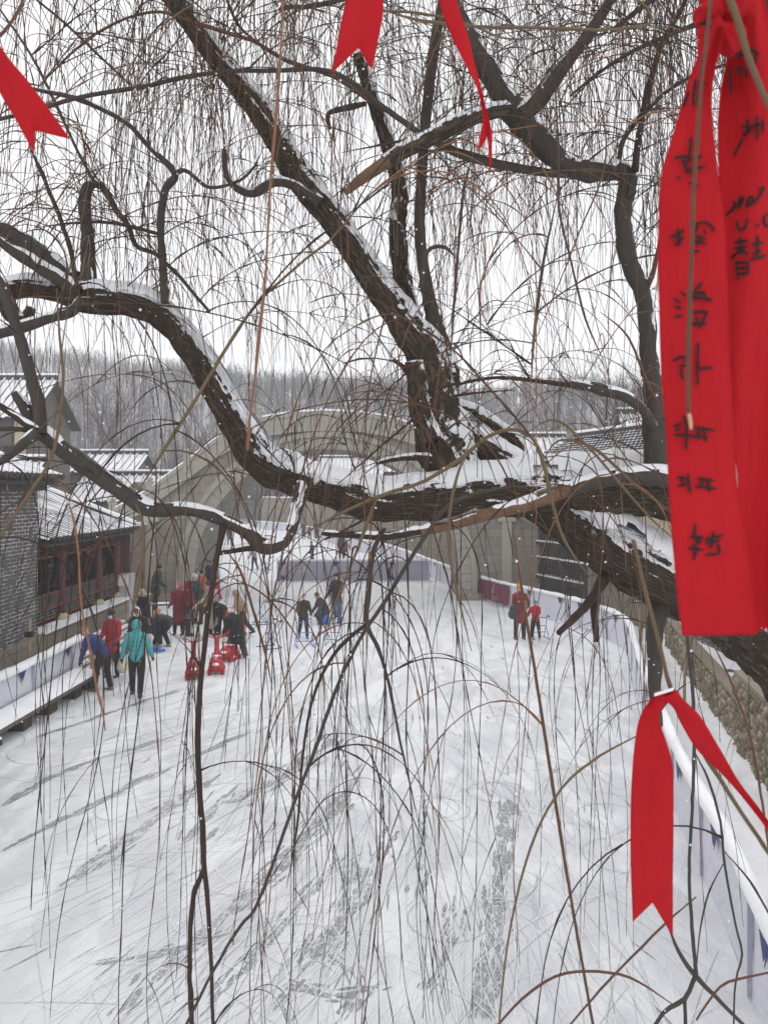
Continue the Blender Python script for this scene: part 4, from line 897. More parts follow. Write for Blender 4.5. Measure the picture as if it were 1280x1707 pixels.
# long thin branches followed across the picture
for spec in [
 ((( -20, 203, 8), (60, 185, 8), (120, 165, 9), (230, 146, 9), (350, 122, 9), (450, 118, 9), (540, 117, 10), (590, 140, 10), (640, 180, 12), (700, 222, 13), (770, 260, 14), (850, 280, 15), (925, 290, 16), (965, 288, 18)), 4.7, BARKGREY, 1.5),
 (((60, 150, 5), (130, 80, 5), (200, 35, 5), (265, 20, 6), (330, 40, 8), (420, 68, 8), (480, 102, 9), (560, 130, 9), (640, 185, 9)), 4.8, BARKBROWN, 1.5),
 (((570, 255, 4), (700, 232, 8), (760, 250, 9), (840, 272, 10), (925, 288, 12)), 4.75, BARKGREY, 1),
 (((50, -10, 4), (110, 40, 5), (165, 92, 5), (222, 146, 6)), 4.8, BARKDARK, 1),
 (((48, 240, 6), (75, 300, 8), (105, 375, 9), (118, 420, 9), (130, 480, 8)), 4.6, BARKDARK, 1),
 (((0, 15, 4), (45, 80, 5), (80, 145, 6), (120, 230, 6), (150, 290, 7), (165, 312, 9)), 4.9, BARKGREY, 1),
 (((375, -10, 5), (400, 45, 6), (450, 85, 6)), 5, BARKDARK, 1),
 (((60, 380, 4), (120, 372, 5), (190, 372, 7), (265, 390, 8)), 4.8, BARKDARK, 1),
 (((900, 830, 5), (870, 812, 6), (830, 815, 8), (775, 828, 10), (740, 850, 11), (715, 885, 11), (685, 930, 11), (640, 1005, 11), (600, 1065, 10), (560, 1150, 10), (525, 1250, 10), (490, 1340, 9), (455, 1440, 9), (425, 1515, 9), (400, 1545, 9), (355, 1620, 8), (305, 1720, 8)), 3.2, BARKGREY, .6),
 (((480, 905, 5), (560, 860, 7), (635, 826, 10), (700, 805, 10), (760, 770, 11), (810, 730, 10), (850, 716, 10), (885, 728, 10), (905, 770, 10), (918, 830, 9), (940, 900, 8), (980, 960, 7)), 2.9, BARKOLIVE, .6),
 (((630, 828, 8), (620, 850, 8), (600, 905, 8), (578, 960, 7), (558, 1010, 7), (540, 1070, 6)), 2.9, BARKOLIVE, .2),
 (((228, 822, 9), (280, 740, 9), (330, 660, 9), (383, 572, 9), (430, 505, 8), (500, 440, 7), (560, 390, 6), (640, 290, 5)), 2.7, BARKOLIVE, .4),
 (((0, 895, 7), (45, 830, 9), (85, 765, 9), (100, 700, 9), (106, 630, 8), (100, 560, 7), (95, 480, 5)), 2.6, BARKOLIVE, .5),
 (((226, 840, 5), (238, 870, 8), (238, 930, 9), (230, 980, 9), (220, 1030, 8)), 2.5, BARKOLIVE, 0),
 (((642, 880, 10), (622, 920, 14), (614, 985, 15), (612, 1040, 13), (632, 1085, 10), (650, 1150, 8), (672, 1260, 6), (700, 1380, 4)), 3.8, BARKGREY, 1.5),
 (((612, 1040, 10), (575, 1070, 10), (545, 1110, 9), (520, 1170, 8), (505, 1260, 7), (495, 1380, 6), (478, 1480, 5)), 3.8, BARKDARK, 1.5),
 (((790, 720, 6), (760, 800, 8), (748, 870, 8), (750, 930, 7), (765, 1000, 6), (785, 1085, 5)), 2.8, BARKOLIVE, 0),
 (((930, 320, 7), (905, 440, 8), (890, 560, 8), (885, 640, 7)), 3.6, BARKGREY, .4),
 (((925, 130, 6), (930, 250, 8), (932, 350, 7), (950, 430, 6), (975, 530, 6), (1005, 600, 5)), 3.4, BARKGREY, .4),
 (((785, 265, 9), (772, 320, 8), (765, 400, 7), (757, 500, 7), (750, 610, 6)), 3.8, BARKGREY, .4),
 (((700, 480, 9), (712, 420, 9), (740, 412, 8), (760, 430, 6)), 4.4, BARKGREY, .4),
 (((855, 880, 7), (872, 1000, 8), (890, 1110, 8), (910, 1240, 9), (932, 1380, 9), (955, 1520, 8), (990, 1720, 8)), 2.6, BARKBROWN, .3),
 (((1145, 1060, 10), (1156, 1190, 10), (1154, 1330, 9), (1148, 1450, 9), (1154, 1560, 10), (1160, 1625, 11)), 2.2, BARKGREY, .3),
 (((1108, 1530, 8), (1130, 1585, 10), (1160, 1628, 13), (1200, 1670, 11), (1250, 1720, 9)), 2.2, BARKGREY, .3),
 (((1160, 1625, 12), (1140, 1665, 11), (1105, 1688, 10), (1085, 1720, 9)), 2.2, BARKGREY, .2),
 (((1141, 1665, 10), (1142, 1720, 10)), 2.2, BARKGREY, 0),
 (((1155, 1250, 6), (1180, 1300, 7), (1200, 1370, 7), (1207, 1440, 7), (1225, 1540, 6), (1236, 1590, 6), (1225, 1640, 5), (1222, 1720, 5)), 2.2, BARKGREY, .2),
 (((1207, 1420, 5), (1250, 1470, 6), (1290, 1540, 5)), 2.2, BARKGREY, 0),
 (((1205, 1440, 5), (1180, 1490, 5), (1165, 1560, 4), (1160, 1625, 5)), 2.2, BARKGREY, 0),
 (((820, 1720, 5), (870, 1665, 7), (925, 1628, 7), (980, 1619, 7), (1050, 1630, 7), (1120, 1674, 8)), 2.0, BARKBROWN, 0),
 (((830, 1720, 5), (848, 1560, 6), (885, 1410, 7), (935, 1315, 7), (1000, 1260, 7), (1075, 1220, 7)), 1.7, BARKOLIVE, 0),
 (((940, 1720, 5), (1000, 1650, 6), (1060, 1588, 6), (1110, 1538, 6), (1160, 1495, 5)), 1.8, BARKBROWN, 0),
 (((1160, 1700, 5), (1200, 1645, 6), (1240, 1630, 6), (1290, 1620, 5)), 2.0, BARKBROWN, 0),
 (((640, 18, 7), (700, 34, 8), (790, 44, 8), (900, 46, 8), (1000, 50, 8), (1060, 44, 8), (1085, 38, 6), (1078, 12, 6), (1040, -15, 5)), 2.4, BARKOLIVE, .3),
 (((560, -10, 6), (620, 15, 7), (700, 22, 7), (780, 40, 6), (850, 65, 5), (960, 55, 4)), 2.4, BARKOLIVE, .3),
 (((472, -20, 6), (468, 90, 7), (460, 200, 8), (452, 290, 7), (447, 380, 6), (442, 470, 7), (432, 560, 10), (424, 640, 6), (416, 700, 8), (413, 750, 10)), 1.5, BARKORANGE, 0),
 (((108, 820, 4), (122, 860, 6), (131, 920, 6), (136, 1010, 5), (150, 1080, 6), (165, 1160, 8), (172, 1185, 5), (176, 1218, 3)), 1.7, BARKORANGE, 0),
 (((1180, 1060, 5), (1215, 1130, 6), (1250, 1230, 7), (1270, 1340, 7), (1284, 1440, 6)), 2.0, BARKBROWN, 0),
 (((855, 345, 4), (800, 480, 4), (820, 560, 4)), 4, BARKORANGE, .3),
 (((955, 15, 5), (1010, 240, 5), (960, 400, 4), (870, 620, 4)), 3.6, BARKBROWN, .3),
 (((1000, 520, 5), (1045, 560, 6), (1080, 640, 7), (1120, 720, 6)), 3.6, BARKBROWN, .3),
 (((880, 720, 5), (925, 700, 6), (980, 745, 7), (1040, 815, 7), (1080, 860, 6), (1130, 905, 5)), 3.2, BARKOLIVE, .3),
 (((905, 770, 5), (930, 735, 6), (985, 745, 8), (1050, 800, 8), (1110, 850, 7)), 3.5, BARKOLIVE, .3),
 (((700, 655, 5), (760, 640, 6), (830, 630, 7), (900, 636, 9), (950, 642, 11)), 4.3, BARKDARK, 1),
 (((560, 810, 5), (700, 690, 6), (760, 660, 6), (860, 650, 5)), 4.2, BARKDARK, .8),
 (((380, 960, 4), (450, 1000, 5), (520, 1100, 4)), 3.6, BARKBROWN, .4),
 (((380, 922, 6), (400, 950, 7), (420, 1010, 7), (440, 1080, 6), (455, 1150, 5)), 3.6, BARKBROWN, .3),
 (((540, 900, 5), (600, 870, 5), (640, 840, 5)), 4.4, BARKDARK, .6),
 (((830, 1240, 4), (880, 1000, 5), (700, 1000, 5), (720, 1080, 6), (770, 1190, 6), (790, 1260, 5)), 3.8, BARKDARK, 0)][:-1]:
    pts, d, mt, em = spec
    kf = .62 if d < 3.9 else .8
    pts = [(p[0], p[1], p[2] * kf) for p in pts]
    for e in (0, -1):
        if 5 < pts[e][0] < 1275 and 5 < pts[e][1] < 1700 and pts[e][2] < 6: pts[e] = (pts[e][0], pts[e][1], pts[e][2] * .3)
    limb(pts, d, name='branch', mat=mt, emit=em, sides=8, step=.03)
print('limb points', len(EMIT))

# ---- procedurally grown twigs
TW = {}      # parent -> list of (pts, radii, mat)
rt = random.Random(11)
def grow(p, d, L, r0, r1, g, wob, seg=.055):
    n = max(4, int(L / seg)); pts = [np.array(p, float)]; d = np.array(d, float); d /= np.linalg.norm(d)
    w1 = np.array([rt.gauss(0, 1), rt.gauss(0, 1), rt.gauss(0, .4)]) * wob * .5
    for i in range(n):
        if i % 4 == 0: w1 = w1 * .5 + np.array([rt.gauss(0, 1), rt.gauss(0, 1), rt.gauss(0, .3)]) * wob
        d = d + np.array([0, 0, -g]) * seg + w1 * seg
        d /= np.linalg.norm(d); pts.append(pts[-1] + d * seg)
    return np.array(pts), np.linspace(r0, r1, n + 1)
def strand(p, d, L, key, mt, r=.0024, kids=True, g=3.6):
    pts, rad = grow(p, d, L, r, .0013, g, .42)
    TW.setdefault(key, []).append((pts, rad, mt))
    if kids:
        for k in range(int(L * rt.uniform(.3, 1.6))):
            i = rt.randrange(len(pts) // 6, max(len(pts) // 6 + 1, int(len(pts) * .85)))
            t = pts[min(i + 1, len(pts) - 1)] - pts[i - 1]; t /= np.linalg.norm(t)
            s = t + np.array([rt.gauss(0, .5), rt.gauss(0, .5), 0]); q, rd = grow(pts[i], s, rt.uniform(.15, .75) * min(1, L), r * .6, .0007, 2.2, .5)
            TW[key].append((q, rd, mt))
def pick_mat(): return rt.choices([0, 1, 2, 3, 4], [.34, .42, .12, .06, .06])[0]
def spray(p, rad, key, big=1.):
    low_ = p[2] < H - .15
    a = rt.uniform(0, 2 * math.pi); up = rt.uniform(.1, 1.3)
    d = np.array([math.cos(a) * .95, math.sin(a) * .55, up])
    L = rt.uniform(.5, 1.7) * big * (.45 if low_ else 1); mt = pick_mat()
    r0 = rt.uniform(.003, .0055)
    pts, rd = grow(p, d, L, r0, .0016, rt.uniform(.7, 1.3) * (2.4 if low_ else 1), .75)
    TW.setdefault(key, []).append((pts, rd, mt))
    for k in range(int(L * rt.uniform(3.0, 6.5))):
        i = rt.randrange(2, len(pts) - 1); t = pts[i + 1] - pts[i - 1]; t /= np.linalg.norm(t)
        s = t * .8 + np.array([rt.gauss(0, .35), rt.gauss(0, .3), rt.gauss(.1, .3)])
        strand(pts[i], s, rt.uniform(.35, 1.0) * rt.choice([.7, 1, 1.5, 2.2]) * (1.35 if low_ else 1), key, mt, rt.uniform(.0021, .0034))
    strand(pts[-1], pts[-1] - pts[-2], rt.uniform(.3, 1.4), key, mt, .0016)
# limbs arching overhead, above the picture
over = []
for k, (x0, y0, x1, y1, z) in enumerate([(4.2, 5.6, -1.2, 4.4, 8.6), (4.2, 5.6, -3.0, 6.0, 9.0), (4.2, 5.6, 1.0, 3.0, 8.2), (4.2, 5.6, -3.8, 4.6, 8.5), (4.2, 5.6, 2.2, 7.5, 9.4), (4.2, 5.6, -1.0, 7.6, 9.6)]):
    q = [(x0, y0, 5.0, .10), (x0 - .1, y0 - .1, 7.2, .085), (x0 * .75 + x1 * .25, y0 * .75 + y1 * .25, z - .3, .065), ((x0 + x1) / 2, (y0 + y1) / 2, z, .045), (x1, y1, z - .3, .02)]
    q = catmull(np.array(q), .08)
    for i in range(len(q)): q[i, :3] += [.12 * n3(i * .12, k * 9), .12 * n3(i * .12, k * 9 + 3), .1 * n3(i * .12, k * 9 + 6)]
    b = MB(); b.tube(q[:, :3], q[:, 3], 10); o = b.build('limb', BARKGREY, tree, smooth=True)
    over.append((q, o))
# 1. twigs from the limbs in view
cand = [e for e in EMIT if e[3] > 0]
wt = [e[3] * (1.25 if e[0][2] > H else .3) for e in cand]
for k in range(240):
    p, rad, t, em, o = rt.choices(cand, wt)[0]
    spray(p, rad, o, 1. if p[2] > H - .2 else .75)
# 2. long curtains from overhead and from the sides of the crown
for k in range(225):
    q, o = rt.choice(over); i = rt.randrange(len(q) // 2, len(q)); p = q[i, :3]
    a = rt.uniform(0, 6.28); d = np.array([math.cos(a), math.sin(a) * .6, rt.uniform(-.1, .7)]); L = rt.uniform(.8, 2.6); mt = pick_mat()
    pts, rd = grow(p, d, L, .0055, .002, rt.uniform(.5, 1.2), .5)
    TW.setdefault(o, []).append((pts, rd, mt))
    for kk in range(int(L * rt.uniform(2.5, 4.5))):
        j = rt.randrange(3, len(pts) - 1); t = pts[j + 1] - pts[j - 1]; t /= np.linalg.norm(t)
        strand(pts[j], t * .9 + np.array([rt.gauss(0, .3), rt.gauss(0, .25), .1]), rt.uniform(.8, 2.9), o, mt, rt.uniform(.0021, .0034))
# 3. streamers that hang in front of the ice
low = [e for e in EMIT if e[0][2] < H + .9 and e[0][2] > H - 1.6]
seeds = [(110, 880), (215, 900), (300, 870), (365, 900), (430, 915), (500, 880), (520, 900), (560, 895), (600, 900), (620, 1000), (640, 900), (690, 890), (735, 880), (760, 870), (800, 860), (830, 850), (870, 860), (905, 840), (950, 900), (990, 900), (1020, 930), (1060, 950), (1085, 1000), (50, 730), (150, 800), (240, 850)]
for k in range(115):
    sx, sy = rt.choice(seeds); dep = rt.uniform(3.0, 4.7)
    best = min(rt.sample(low, 40), key=lambda e: np.linalg.norm(e[0] - P(sx + rt.gauss(0, 26), sy, dep)))
    p = best[0]; o = best[4]; mt = rt.choices([0, 1, 4, 2], [.62, .25, .08, .05])[0]
    a = rt.uniform(0, 6.28); d = np.array([math.cos(a), math.sin(a) * .6, rt.uniform(-.3, .6)])
    strand(p, d, rt.uniform(.7, 2.9), o, mt, rt.uniform(.0022, .0038), g=rt.choice([3.5, 5, 8]))
tot = 0
for o, lst in TW.items():
    m = MB(); Vs = []; Fs = []; Ms = []; base = 0
    for pts, rad, mt in lst:
        n = len(pts); t = np.gradient(pts, axis=0); t /= np.linalg.norm(t, axis=1)[:, None] + 1e-9
        u = np.cross(t, [.17, .96, .2]); u /= np.linalg.norm(u, axis=1)[:, None] + 1e-9; k = np.cross(t, u)
        rad = rad * (1 + .7 * ((np.arange(n) * 7 + int(pts[0][0] * 99)) % 5 == 0))
        for j in range(3):
            a = j * 2.094; Vs.append(pts + rad[:, None] * (math.cos(a) * u + math.sin(a) * k))
        for i in range(n - 1):
            for j in range(3):
                j2 = (j + 1) % 3; Fs.append((base + j * n + i, base + j2 * n + i, base + j2 * n + i + 1, base + j * n + i + 1)); Ms.append(mt)
        base += 3 * n
        if rt.random() < .035:
            p = pts[rt.randrange(n // 2, n)]; L = rt.uniform(.02, .045); w_ = L * .13; a = rt.uniform(0, 3.1)
            Vs.append(np.array([p, p + [w_ * math.cos(a), w_ * math.sin(a), -L * .5], p + [0.004, 0, -L], p - [w_ * math.cos(a), w_ * math.sin(a), L * .45]])); Fs.append((base, base + 1, base + 2, base + 3)); Ms.append(5); base += 4
    m.v = [np.vstack(Vs)]; m.f = Fs; m.m = Ms; m.n = base; tot += len(Fs)
    m.build('twigs', TWIGM + [LEAFM], o, uv=False, smooth=True)
print('twig faces', tot, 'strands', sum(len(v) for v in TW.values()))

# ------------------------------------------------------------------ wish ribbons
def px_sheet(rows, dfun, nu=14, step=6.0, name='tail', parent=None, mat=RIBBON, edge=None):
    """rows: list of polylines across the cloth in picture units, from tied end to loose end"""
    def across(row, u):
        row = np.array(row, float); t = np.linspace(0, 1, len(row)); return np.array([np.interp(u, t, row[:, 0]), np.interp(u, t, row[:, 1])])
    U = np.linspace(0, 1, nu); ctrl = np.array([[across(r_, u) for u in U] for r_ in rows])   # rows x nu x 2
    cols = [catmull(np.array([[a[0], a[1], 0] for a in ctrl[:, j]]), 1e9) for j in range(nu)]
    out = []
    for i in range(len(rows) - 1):
        L = np.linalg.norm(ctrl[i + 1].mean(0) - ctrl[i].mean(0)); k = max(1, int(L / step))
        for q in range(k):
            t = q / k; p0 = ctrl[max(0, i - 1)]; p1 = ctrl[i]; p2 = ctrl[i + 1]; p3 = ctrl[min(len(rows) - 1, i + 2)]
            if i + 2 >= len(rows) or i == len(rows) - 2: p3 = p2 + (p2 - p1) 
            c = .5 * (2 * p1 + (p2 - p0) * t + (2 * p0 - 5 * p1 + 4 * p2 - p3) * t * t + (3 * p1 - p0 - 3 * p2 + p3) * t ** 3)
            if i == len(rows) - 2: c = p1 + (p2 - p1) * t
            out.append(c)
    out.append(ctrl[-1])
    g = np.array([[P(x, y, dfun(x, y, j / (nu - 1), i / (len(out) - 1))) for j, (x, y) in enumerate(r_)] for i, r_ in enumerate(out)])
    m = MB(); m.grid(g); o = m.build(name, mat, parent, smooth=True)
    md = o.modifiers.new('cloth_thickness', 'SOLIDIFY'); md.thickness = .0005; md.offset = 1
    return o
def ink(strokes, conv, dfun, wpx, parent, name='handwriting'):
    m = MB()
    for st_ in strokes:
        q = catmull(np.array([(*conv(*p), 0) for p in st_], float), 2.5); 
        t = np.gradient(q, axis=0) if len(q) > 1 else None; t /= np.linalg.norm(t, axis=1)[:, None] + 1e-9
        rows = []
        for i, (p, tt) in enumerate(zip(q, t)):
            w_ = wpx * .5 * (.85 + .3 * n3(p[0] * .2, p[1] * .2)) * (.6 if i in (0, len(q) - 1) else 1)
            rows.append([P(p[0] + s_ * w_ * tt[1], p[1] - s_ * w_ * tt[0], dfun(p[0], p[1]) - .0022) for s_ in (-1, 0, 1)])
        e0 = q[0] - t[0] * wpx * .45; e1 = q[-1] + t[-1] * wpx * .45
        rows = [[P(e0[0] + s_ * wpx * .2 * t[0][1], e0[1] - s_ * wpx * .2 * t[0][0], dfun(e0[0], e0[1]) - .0022) for s_ in (-1, 0, 1)]] + rows + [[P(e1[0] + s_ * wpx * .2 * t[-1][1], e1[1] - s_ * wpx * .2 * t[-1][0], dfun(e1[0], e1[1]) - .0022) for s_ in (-1, 0, 1)]]
        m.grid(rows)
    o = m.build(name, INK, parent); return o
Z8 = lambda x, y: (1080 + x / 3.05, y / 3.05)
Z6 = lambda x, y: (1100 + x / 2.944, 500 + y / 2.944)
dl = lambda x, y, *a: .745 + .010 * math.sin((y - 100) / 170) + .0055 * math.sin((x - 1100) / 27 + y / 300)
dr = lambda x, y, *a: .775 + .006 * math.sin(y / 240 + 1) + .012 * math.sin((x - 1200) / 20 + y / 210) 
rib = empty('wish_ribbon', P(1200, 30, .76), 0, 'large red ribbon with black handwriting on two long tails knotted at the upper right', 'ribbon', 'red wish ribbons tied to the willow')
L_ = [(40, 1176, 1206), (80, 1166, 1200), (110, 1156, 1192), (150, 1142, 1186), (190, 1131, 1186), (240, 1116, 1191), (290, 1102, 1197), (350, 1098, 1205), (420, 1096, 1210), (520, 1098, 1214), (620, 1101, 1218), (720, 1109, 1223), (800, 1113, 1228), (880, 1118, 1240), (960, 1125, 1252), (1020, 1131, 1258), (1060, 1137, 1262)]
t1 = px_sheet([[(a, y), (b_, y + (2 if y < 1050 else -2))] for y, a, b_ in L_], lambda x, y, u, v: dl(x, y) + (.006 * math.sin(u * 9 + 1) * max(0, 1 - y / 330)), parent=rib)
R_ = [(-60, 1220, 1262), (0, 1222, 1274), (50, 1218, 1284), (95, 1212, 1292), (150, 1201, 1298), (210, 1196, 1304), (300, 1198, 1312), (400, 1202, 1318), (500, 1207, 1322), (600, 1213, 1326), (700, 1219, 1330), (860, 1233, 1334), (960, 1222, 1336)]
rows = [[(a, y), (b_, y)] for y, a, b_ in R_] + [[(1180 + 160 * q / 40, 1050 + (4 if q % 2 else -4)) for q in range(41)]]
t2 = px_sheet(rows, lambda x, y, u, v: dr(x, y) + (.008 * math.sin(u * 8) * max(0, 1 - y / 280)), nu=41, parent=rib)
# knot: crumpled band and folds
b = MB(); rg = random.Random(5)
for (x, y, rx, ry, rz_, a) in ((1192, 52, 30, 20, .012, .5), (1180, 22, 26, 17, .013, -.6), (1215, 62, 24, 26, .012, .1), (1232, 18, 30, 20, .013, -.4), (1200, 0, 34, 16, .014, .2), (1176, 78, 14, 20, .01, .3), (1225, -30, 36, 22, .014, 0)):
    c = P(x, y, .755); s_ = .755 / F; M = np.array(Matrix.Rotation(a, 3, 'Y'))
    n0 = b.n; b.sphere(c, (rx * s_, rz_, ry * s_), 0, 22, 16, M); V_ = b.v[-1]
    for i in range(len(V_)):
        q = V_[i]; V_[i] = c + (q - c) * (1 + .30 * math.sin((q[0] * .8 + q[2]) * 520 + a * 9) * .45 + .35 * n3(q[0] * 60, q[1] * 60, q[2] * 60))
b.build('knot', RIBBON, rib, smooth=True)
SL8 = [[(262, 122), (285, 115), (302, 98)], [(285, 126), (312, 132)], [(300, 90), (312, 140)], [(283, 270), (270, 360), (258, 450), (250, 540)], [(240, 405), (230, 470), (228, 535)], [(205, 470), (180, 540)], [(270, 425), (290, 425)],
 [(215, 700), (213, 750), (200, 830)], [(138, 802), (175, 795), (215, 806), (268, 798)], [(175, 815), (190, 850), (218, 882)], [(250, 700), (258, 718)], [(225, 856), (285, 850)], [(150, 898), (160, 905)], [(190, 872), (218, 858)], [(210, 930), (250, 940)], [(262, 790), (240, 830)],
 [(115, 1200), (150, 1195), (178, 1168)], [(150, 1165), (155, 1243)], [(140, 1245), (178, 1205)], [(245, 1137), (285, 1130), (318, 1145), (336, 1172)], [(248, 1150), (240, 1180)], [(283, 1172), (290, 1182)], [(240, 1200), (285, 1213)], [(236, 1228), (285, 1236)], [(222, 1278), (256, 1276)], [(262, 1200), (255, 1240)],
 [(165, 1485), (188, 1502)], [(133, 1520), (158, 1536)], [(138, 1560), (162, 1566)], [(138, 1612), (168, 1604)], [(272, 1438), (238, 1478), (230, 1522)], [(225, 1508), (322, 1524)], [(250, 1490), (283, 1488), (290, 1520)], [(222, 1588), (292, 1584), (290, 1605), (262, 1655)], [(218, 1645), (294, 1645)], [(245, 1615), (262, 1665)]]
SL6 = [[(65, 297), (98, 280), (122, 284), (130, 310)], [(98, 322), (130, 325)], [(98, 340), (108, 385)], [(186, 215), (184, 310), (184, 412)], [(190, 335), (252, 332)], [(70, 618), (98, 608)], [(72, 664), (135, 662)], [(116, 570), (130, 640), (124, 732)], [(175, 625), (262, 639)], [(148, 668), (228, 673)], [(190, 630), (184, 672)], [(212, 635), (224, 690)], [(76, 640), (96, 634)],
 [(88, 870), (122, 876)], [(90, 912), (126, 904)], [(104, 884), (110, 892)], [(135, 855), (140, 900), (147, 946)], [(190, 874), (256, 886)], [(176, 914), (268, 926)], [(206, 878), (200, 916)], [(230, 880), (240, 936)],
 [(172, 1105), (166, 1160)], [(150, 1165), (207, 1164)], [(200, 1172), (160, 1216)], [(142, 1220), (206, 1226)], [(178, 1218), (164, 1272)], [(222, 1178), (302, 1156)], [(262, 1140), (250, 1200)], [(230, 1196), (287, 1180)], [(282, 1200), (286, 1242), (228, 1250)], [(258, 1195), (244, 1216)], [(160, 1160), (195, 1190)]]
SR8 = [[(390, 280), (430, 286), (470, 254)], [(455, 292), (487, 268)], [(540, 250), (546, 312)], [(480, 240), (562, 275)], [(415, 340), (416, 400), (418, 472)], [(450, 352), (465, 382)], [(455, 345), (490, 348), (496, 392)], [(505, 608), (500, 682)], [(478, 640), (522, 648)], [(480, 690), (517, 658)], [(475, 710), (436, 790)], [(550, 588), (551, 702)], [(530, 642), (562, 630)], [(580, 608), (583, 668)],
 [(398, 1090), (425, 1066), (442, 1040), (430, 1028)], [(456, 1056), (474, 1026), (482, 1004), (470, 1006), (458, 1034), (460, 1056)], [(500, 1052), (506, 1016), (524, 1000), (528, 1024), (512, 1046)], [(530, 1032), (560, 1002), (586, 955), (566, 958)],
 [(448, 1128), (460, 1166), (490, 1158), (502, 1108)], [(550, 1140), (560, 1147)], [(606, 1085), (588, 1110), (594, 1142), (610, 1150)], [(440, 1232), (502, 1224)], [(465, 1210), (470, 1292)], [(440, 1262), (500, 1254)], [(424, 1312), (470, 1272), (502, 1292)], [(555, 1198), (556, 1292)], [(530, 1240), (580, 1234)], [(518, 1320), (592, 1300)], [(535, 1288), (570, 1276)], [(445, 1328), (456, 1418)], [(445, 1340), (500, 1334), (506, 1392)], [(460, 1366), (490, 1360)], [(460, 1392), (502, 1390)]]
DL = lambda x, y: dl(x, y) + (.006 * math.sin(9 * .5 + 1) * max(0, 1 - y / 330)) - (.006 if y < 330 else 0) * max(0, 1 - y / 330)
ink(SL8, Z8, DL, 5.8, t1); ink(SL6, Z6, dl, 5.8, t1)
ink(SR8, Z8, lambda x, y: dr(x, y) - .008 * max(0, 1 - y / 280), 5.8, t2)
def near_twig(pts, d, mat, end=None, torn=False):
    return limb(pts, d, name='branch', mat=mat, emit=0, sides=12, step=.012)
near_twig([(1190, -60, 9), (1214, -5, 10), (1228, 30, 11), (1240, 75, 11), (1256, 120, 10), (1275, 165, 9), (1300, 215, 8)], .715, BARKOLIVE)
ot = near_twig([(1186, -20, 6), (1178, 60, 6), (1168, 140, 6), (1161, 240, 7), (1155, 330, 7), (1152, 430, 7), (1149, 520, 8), (1146, 600, 8), (1147, 690, 7)], .722, BARKBROWN)
limb([(1147, 688, 6), (1150, 705, 6), (1152, 716, 3)], .722, name='torn_end', mat=plain('cream_wood', (.5, .36, .22), .8), parent=ot, emit=0, sides=10, step=.004)
# lower ribbon
rb2 = empty('wish_ribbon', P(1110, 1160, 1.12), 0, 'plain red ribbon with forked tail hanging over the barrier at lower right', 'ribbon', 'red wish ribbons tied to the willow')
df = lambda x, y, u=0, v=0: 1.12 + .01 * math.sin(u * 2.6 + y / 160) 
px_sheet([[(1104, 1150), (1128, 1158)], [(1088, 1163), (1112, 1172)], [(1075, 1178), (1100, 1182)], [(1064, 1202), (1099, 1204)], [(1058, 1235), (1110, 1236)], [(1054, 1275), (1121, 1276)], [(1051, 1330), (1122, 1330)], [(1050, 1400), (1122, 1400)], [(1051, 1460), (1121, 1460)], [(1054, 1537), (1087, 1505), (1121, 1562)]], df, parent=rb2, nu=17)
px_sheet([[(1128, 1152), (1104, 1164)], [(1140, 1168), (1122, 1180)], [(1165, 1192), (1134, 1205)], [(1190, 1232), (1160, 1248)], [(1212, 1270), (1196, 1284)], [(1232, 1304), (1222, 1312)], [(1258, 1338), (1250, 1346)], [(1285, 1374), (1278, 1384)], [(1310, 1400), (1298, 1420)]], lambda x, y, u, v: 1.10 + .012 * math.sin(u * 2 + y / 70), parent=rb2, nu=9)
b = MB()
for (x, y, rx, ry, a) in ((1106, 1162, 15, 8, .5), (1120, 1160, 13, 9, -.5), (1099, 1172, 7, 13, .2)):
    c = P(x, y, 1.105); s_ = 1.105 / F; b.sphere(c, (rx * s_, .012, ry * s_), 0, 18, 12, np.array(Matrix.Rotation(a, 3, 'Y')))
    V_ = b.v[-1]
    for i in range(len(V_)): V_[i] += (V_[i] - c) * (.25 * n3(*(V_[i] * 50)))
b.build('knot', RIBBON, rb2, smooth=True)
b = MB(); g = [[P(1090 + 32 * u, 1159 - 10 * u + 3 * abs(v - .5) * 2 - 3 * math.sin(math.pi * v) - 1, 1.10 + .018 * (v - .5)) for v in np.linspace(0, 1, 6)] for u in np.linspace(0, 1, 9)]; b.grid(g); b.build('snow_cover', SNOW, rb2, smooth=True)
near_twig([(1055, 900, 6), (1075, 985, 7), (1100, 1080, 7), (1118, 1150, 7), (1145, 1208, 8), (1180, 1268, 8), (1225, 1340, 7), (1262, 1395, 7), (1300, 1450, 6)], 1.13, BARKOLIVE)
# upper left ribbon
rb3 = empty('wish_ribbon', P(0, 120, 1.1), 0, 'plain red forked ribbon end slanting in at the upper left corner', 'ribbon', 'red wish ribbons tied to the willow')
px_sheet([[(-40, 110), (-10, 60)], [(-12, 135), (16, 98)], [(10, 172), (45, 132)], [(30, 205), (80, 178)], [(57, 256), (60, 218), (118, 232)]], lambda x, y, u, v: 1.1 + .008 * math.sin(u * 3 + v * 5), parent=rb3, nu=17)
near_twig([(-60, 70, 7), (-30, 78, 7), (0, 60, 6), (30, 20, 5), (50, -30, 4)], 1.1, BARKBROWN)
rb4 = empty('wish_ribbon', P(605, 0, 1.2), 0, 'plain red forked ribbon tail hanging straight down at the top centre', 'ribbon', 'red wish ribbons tied to the willow')
px_sheet([[(592, -70), (630, -70)], [(584, -30), (636, -30)], [(573, 15), (639, 15)], [(564, 60), (632, 60)], [(553, 122), (598, 80), (620, 118)]], lambda x, y, u, v: 1.2 + .009 * math.sin(u * 3 + v * 4), parent=rb4, nu=17)
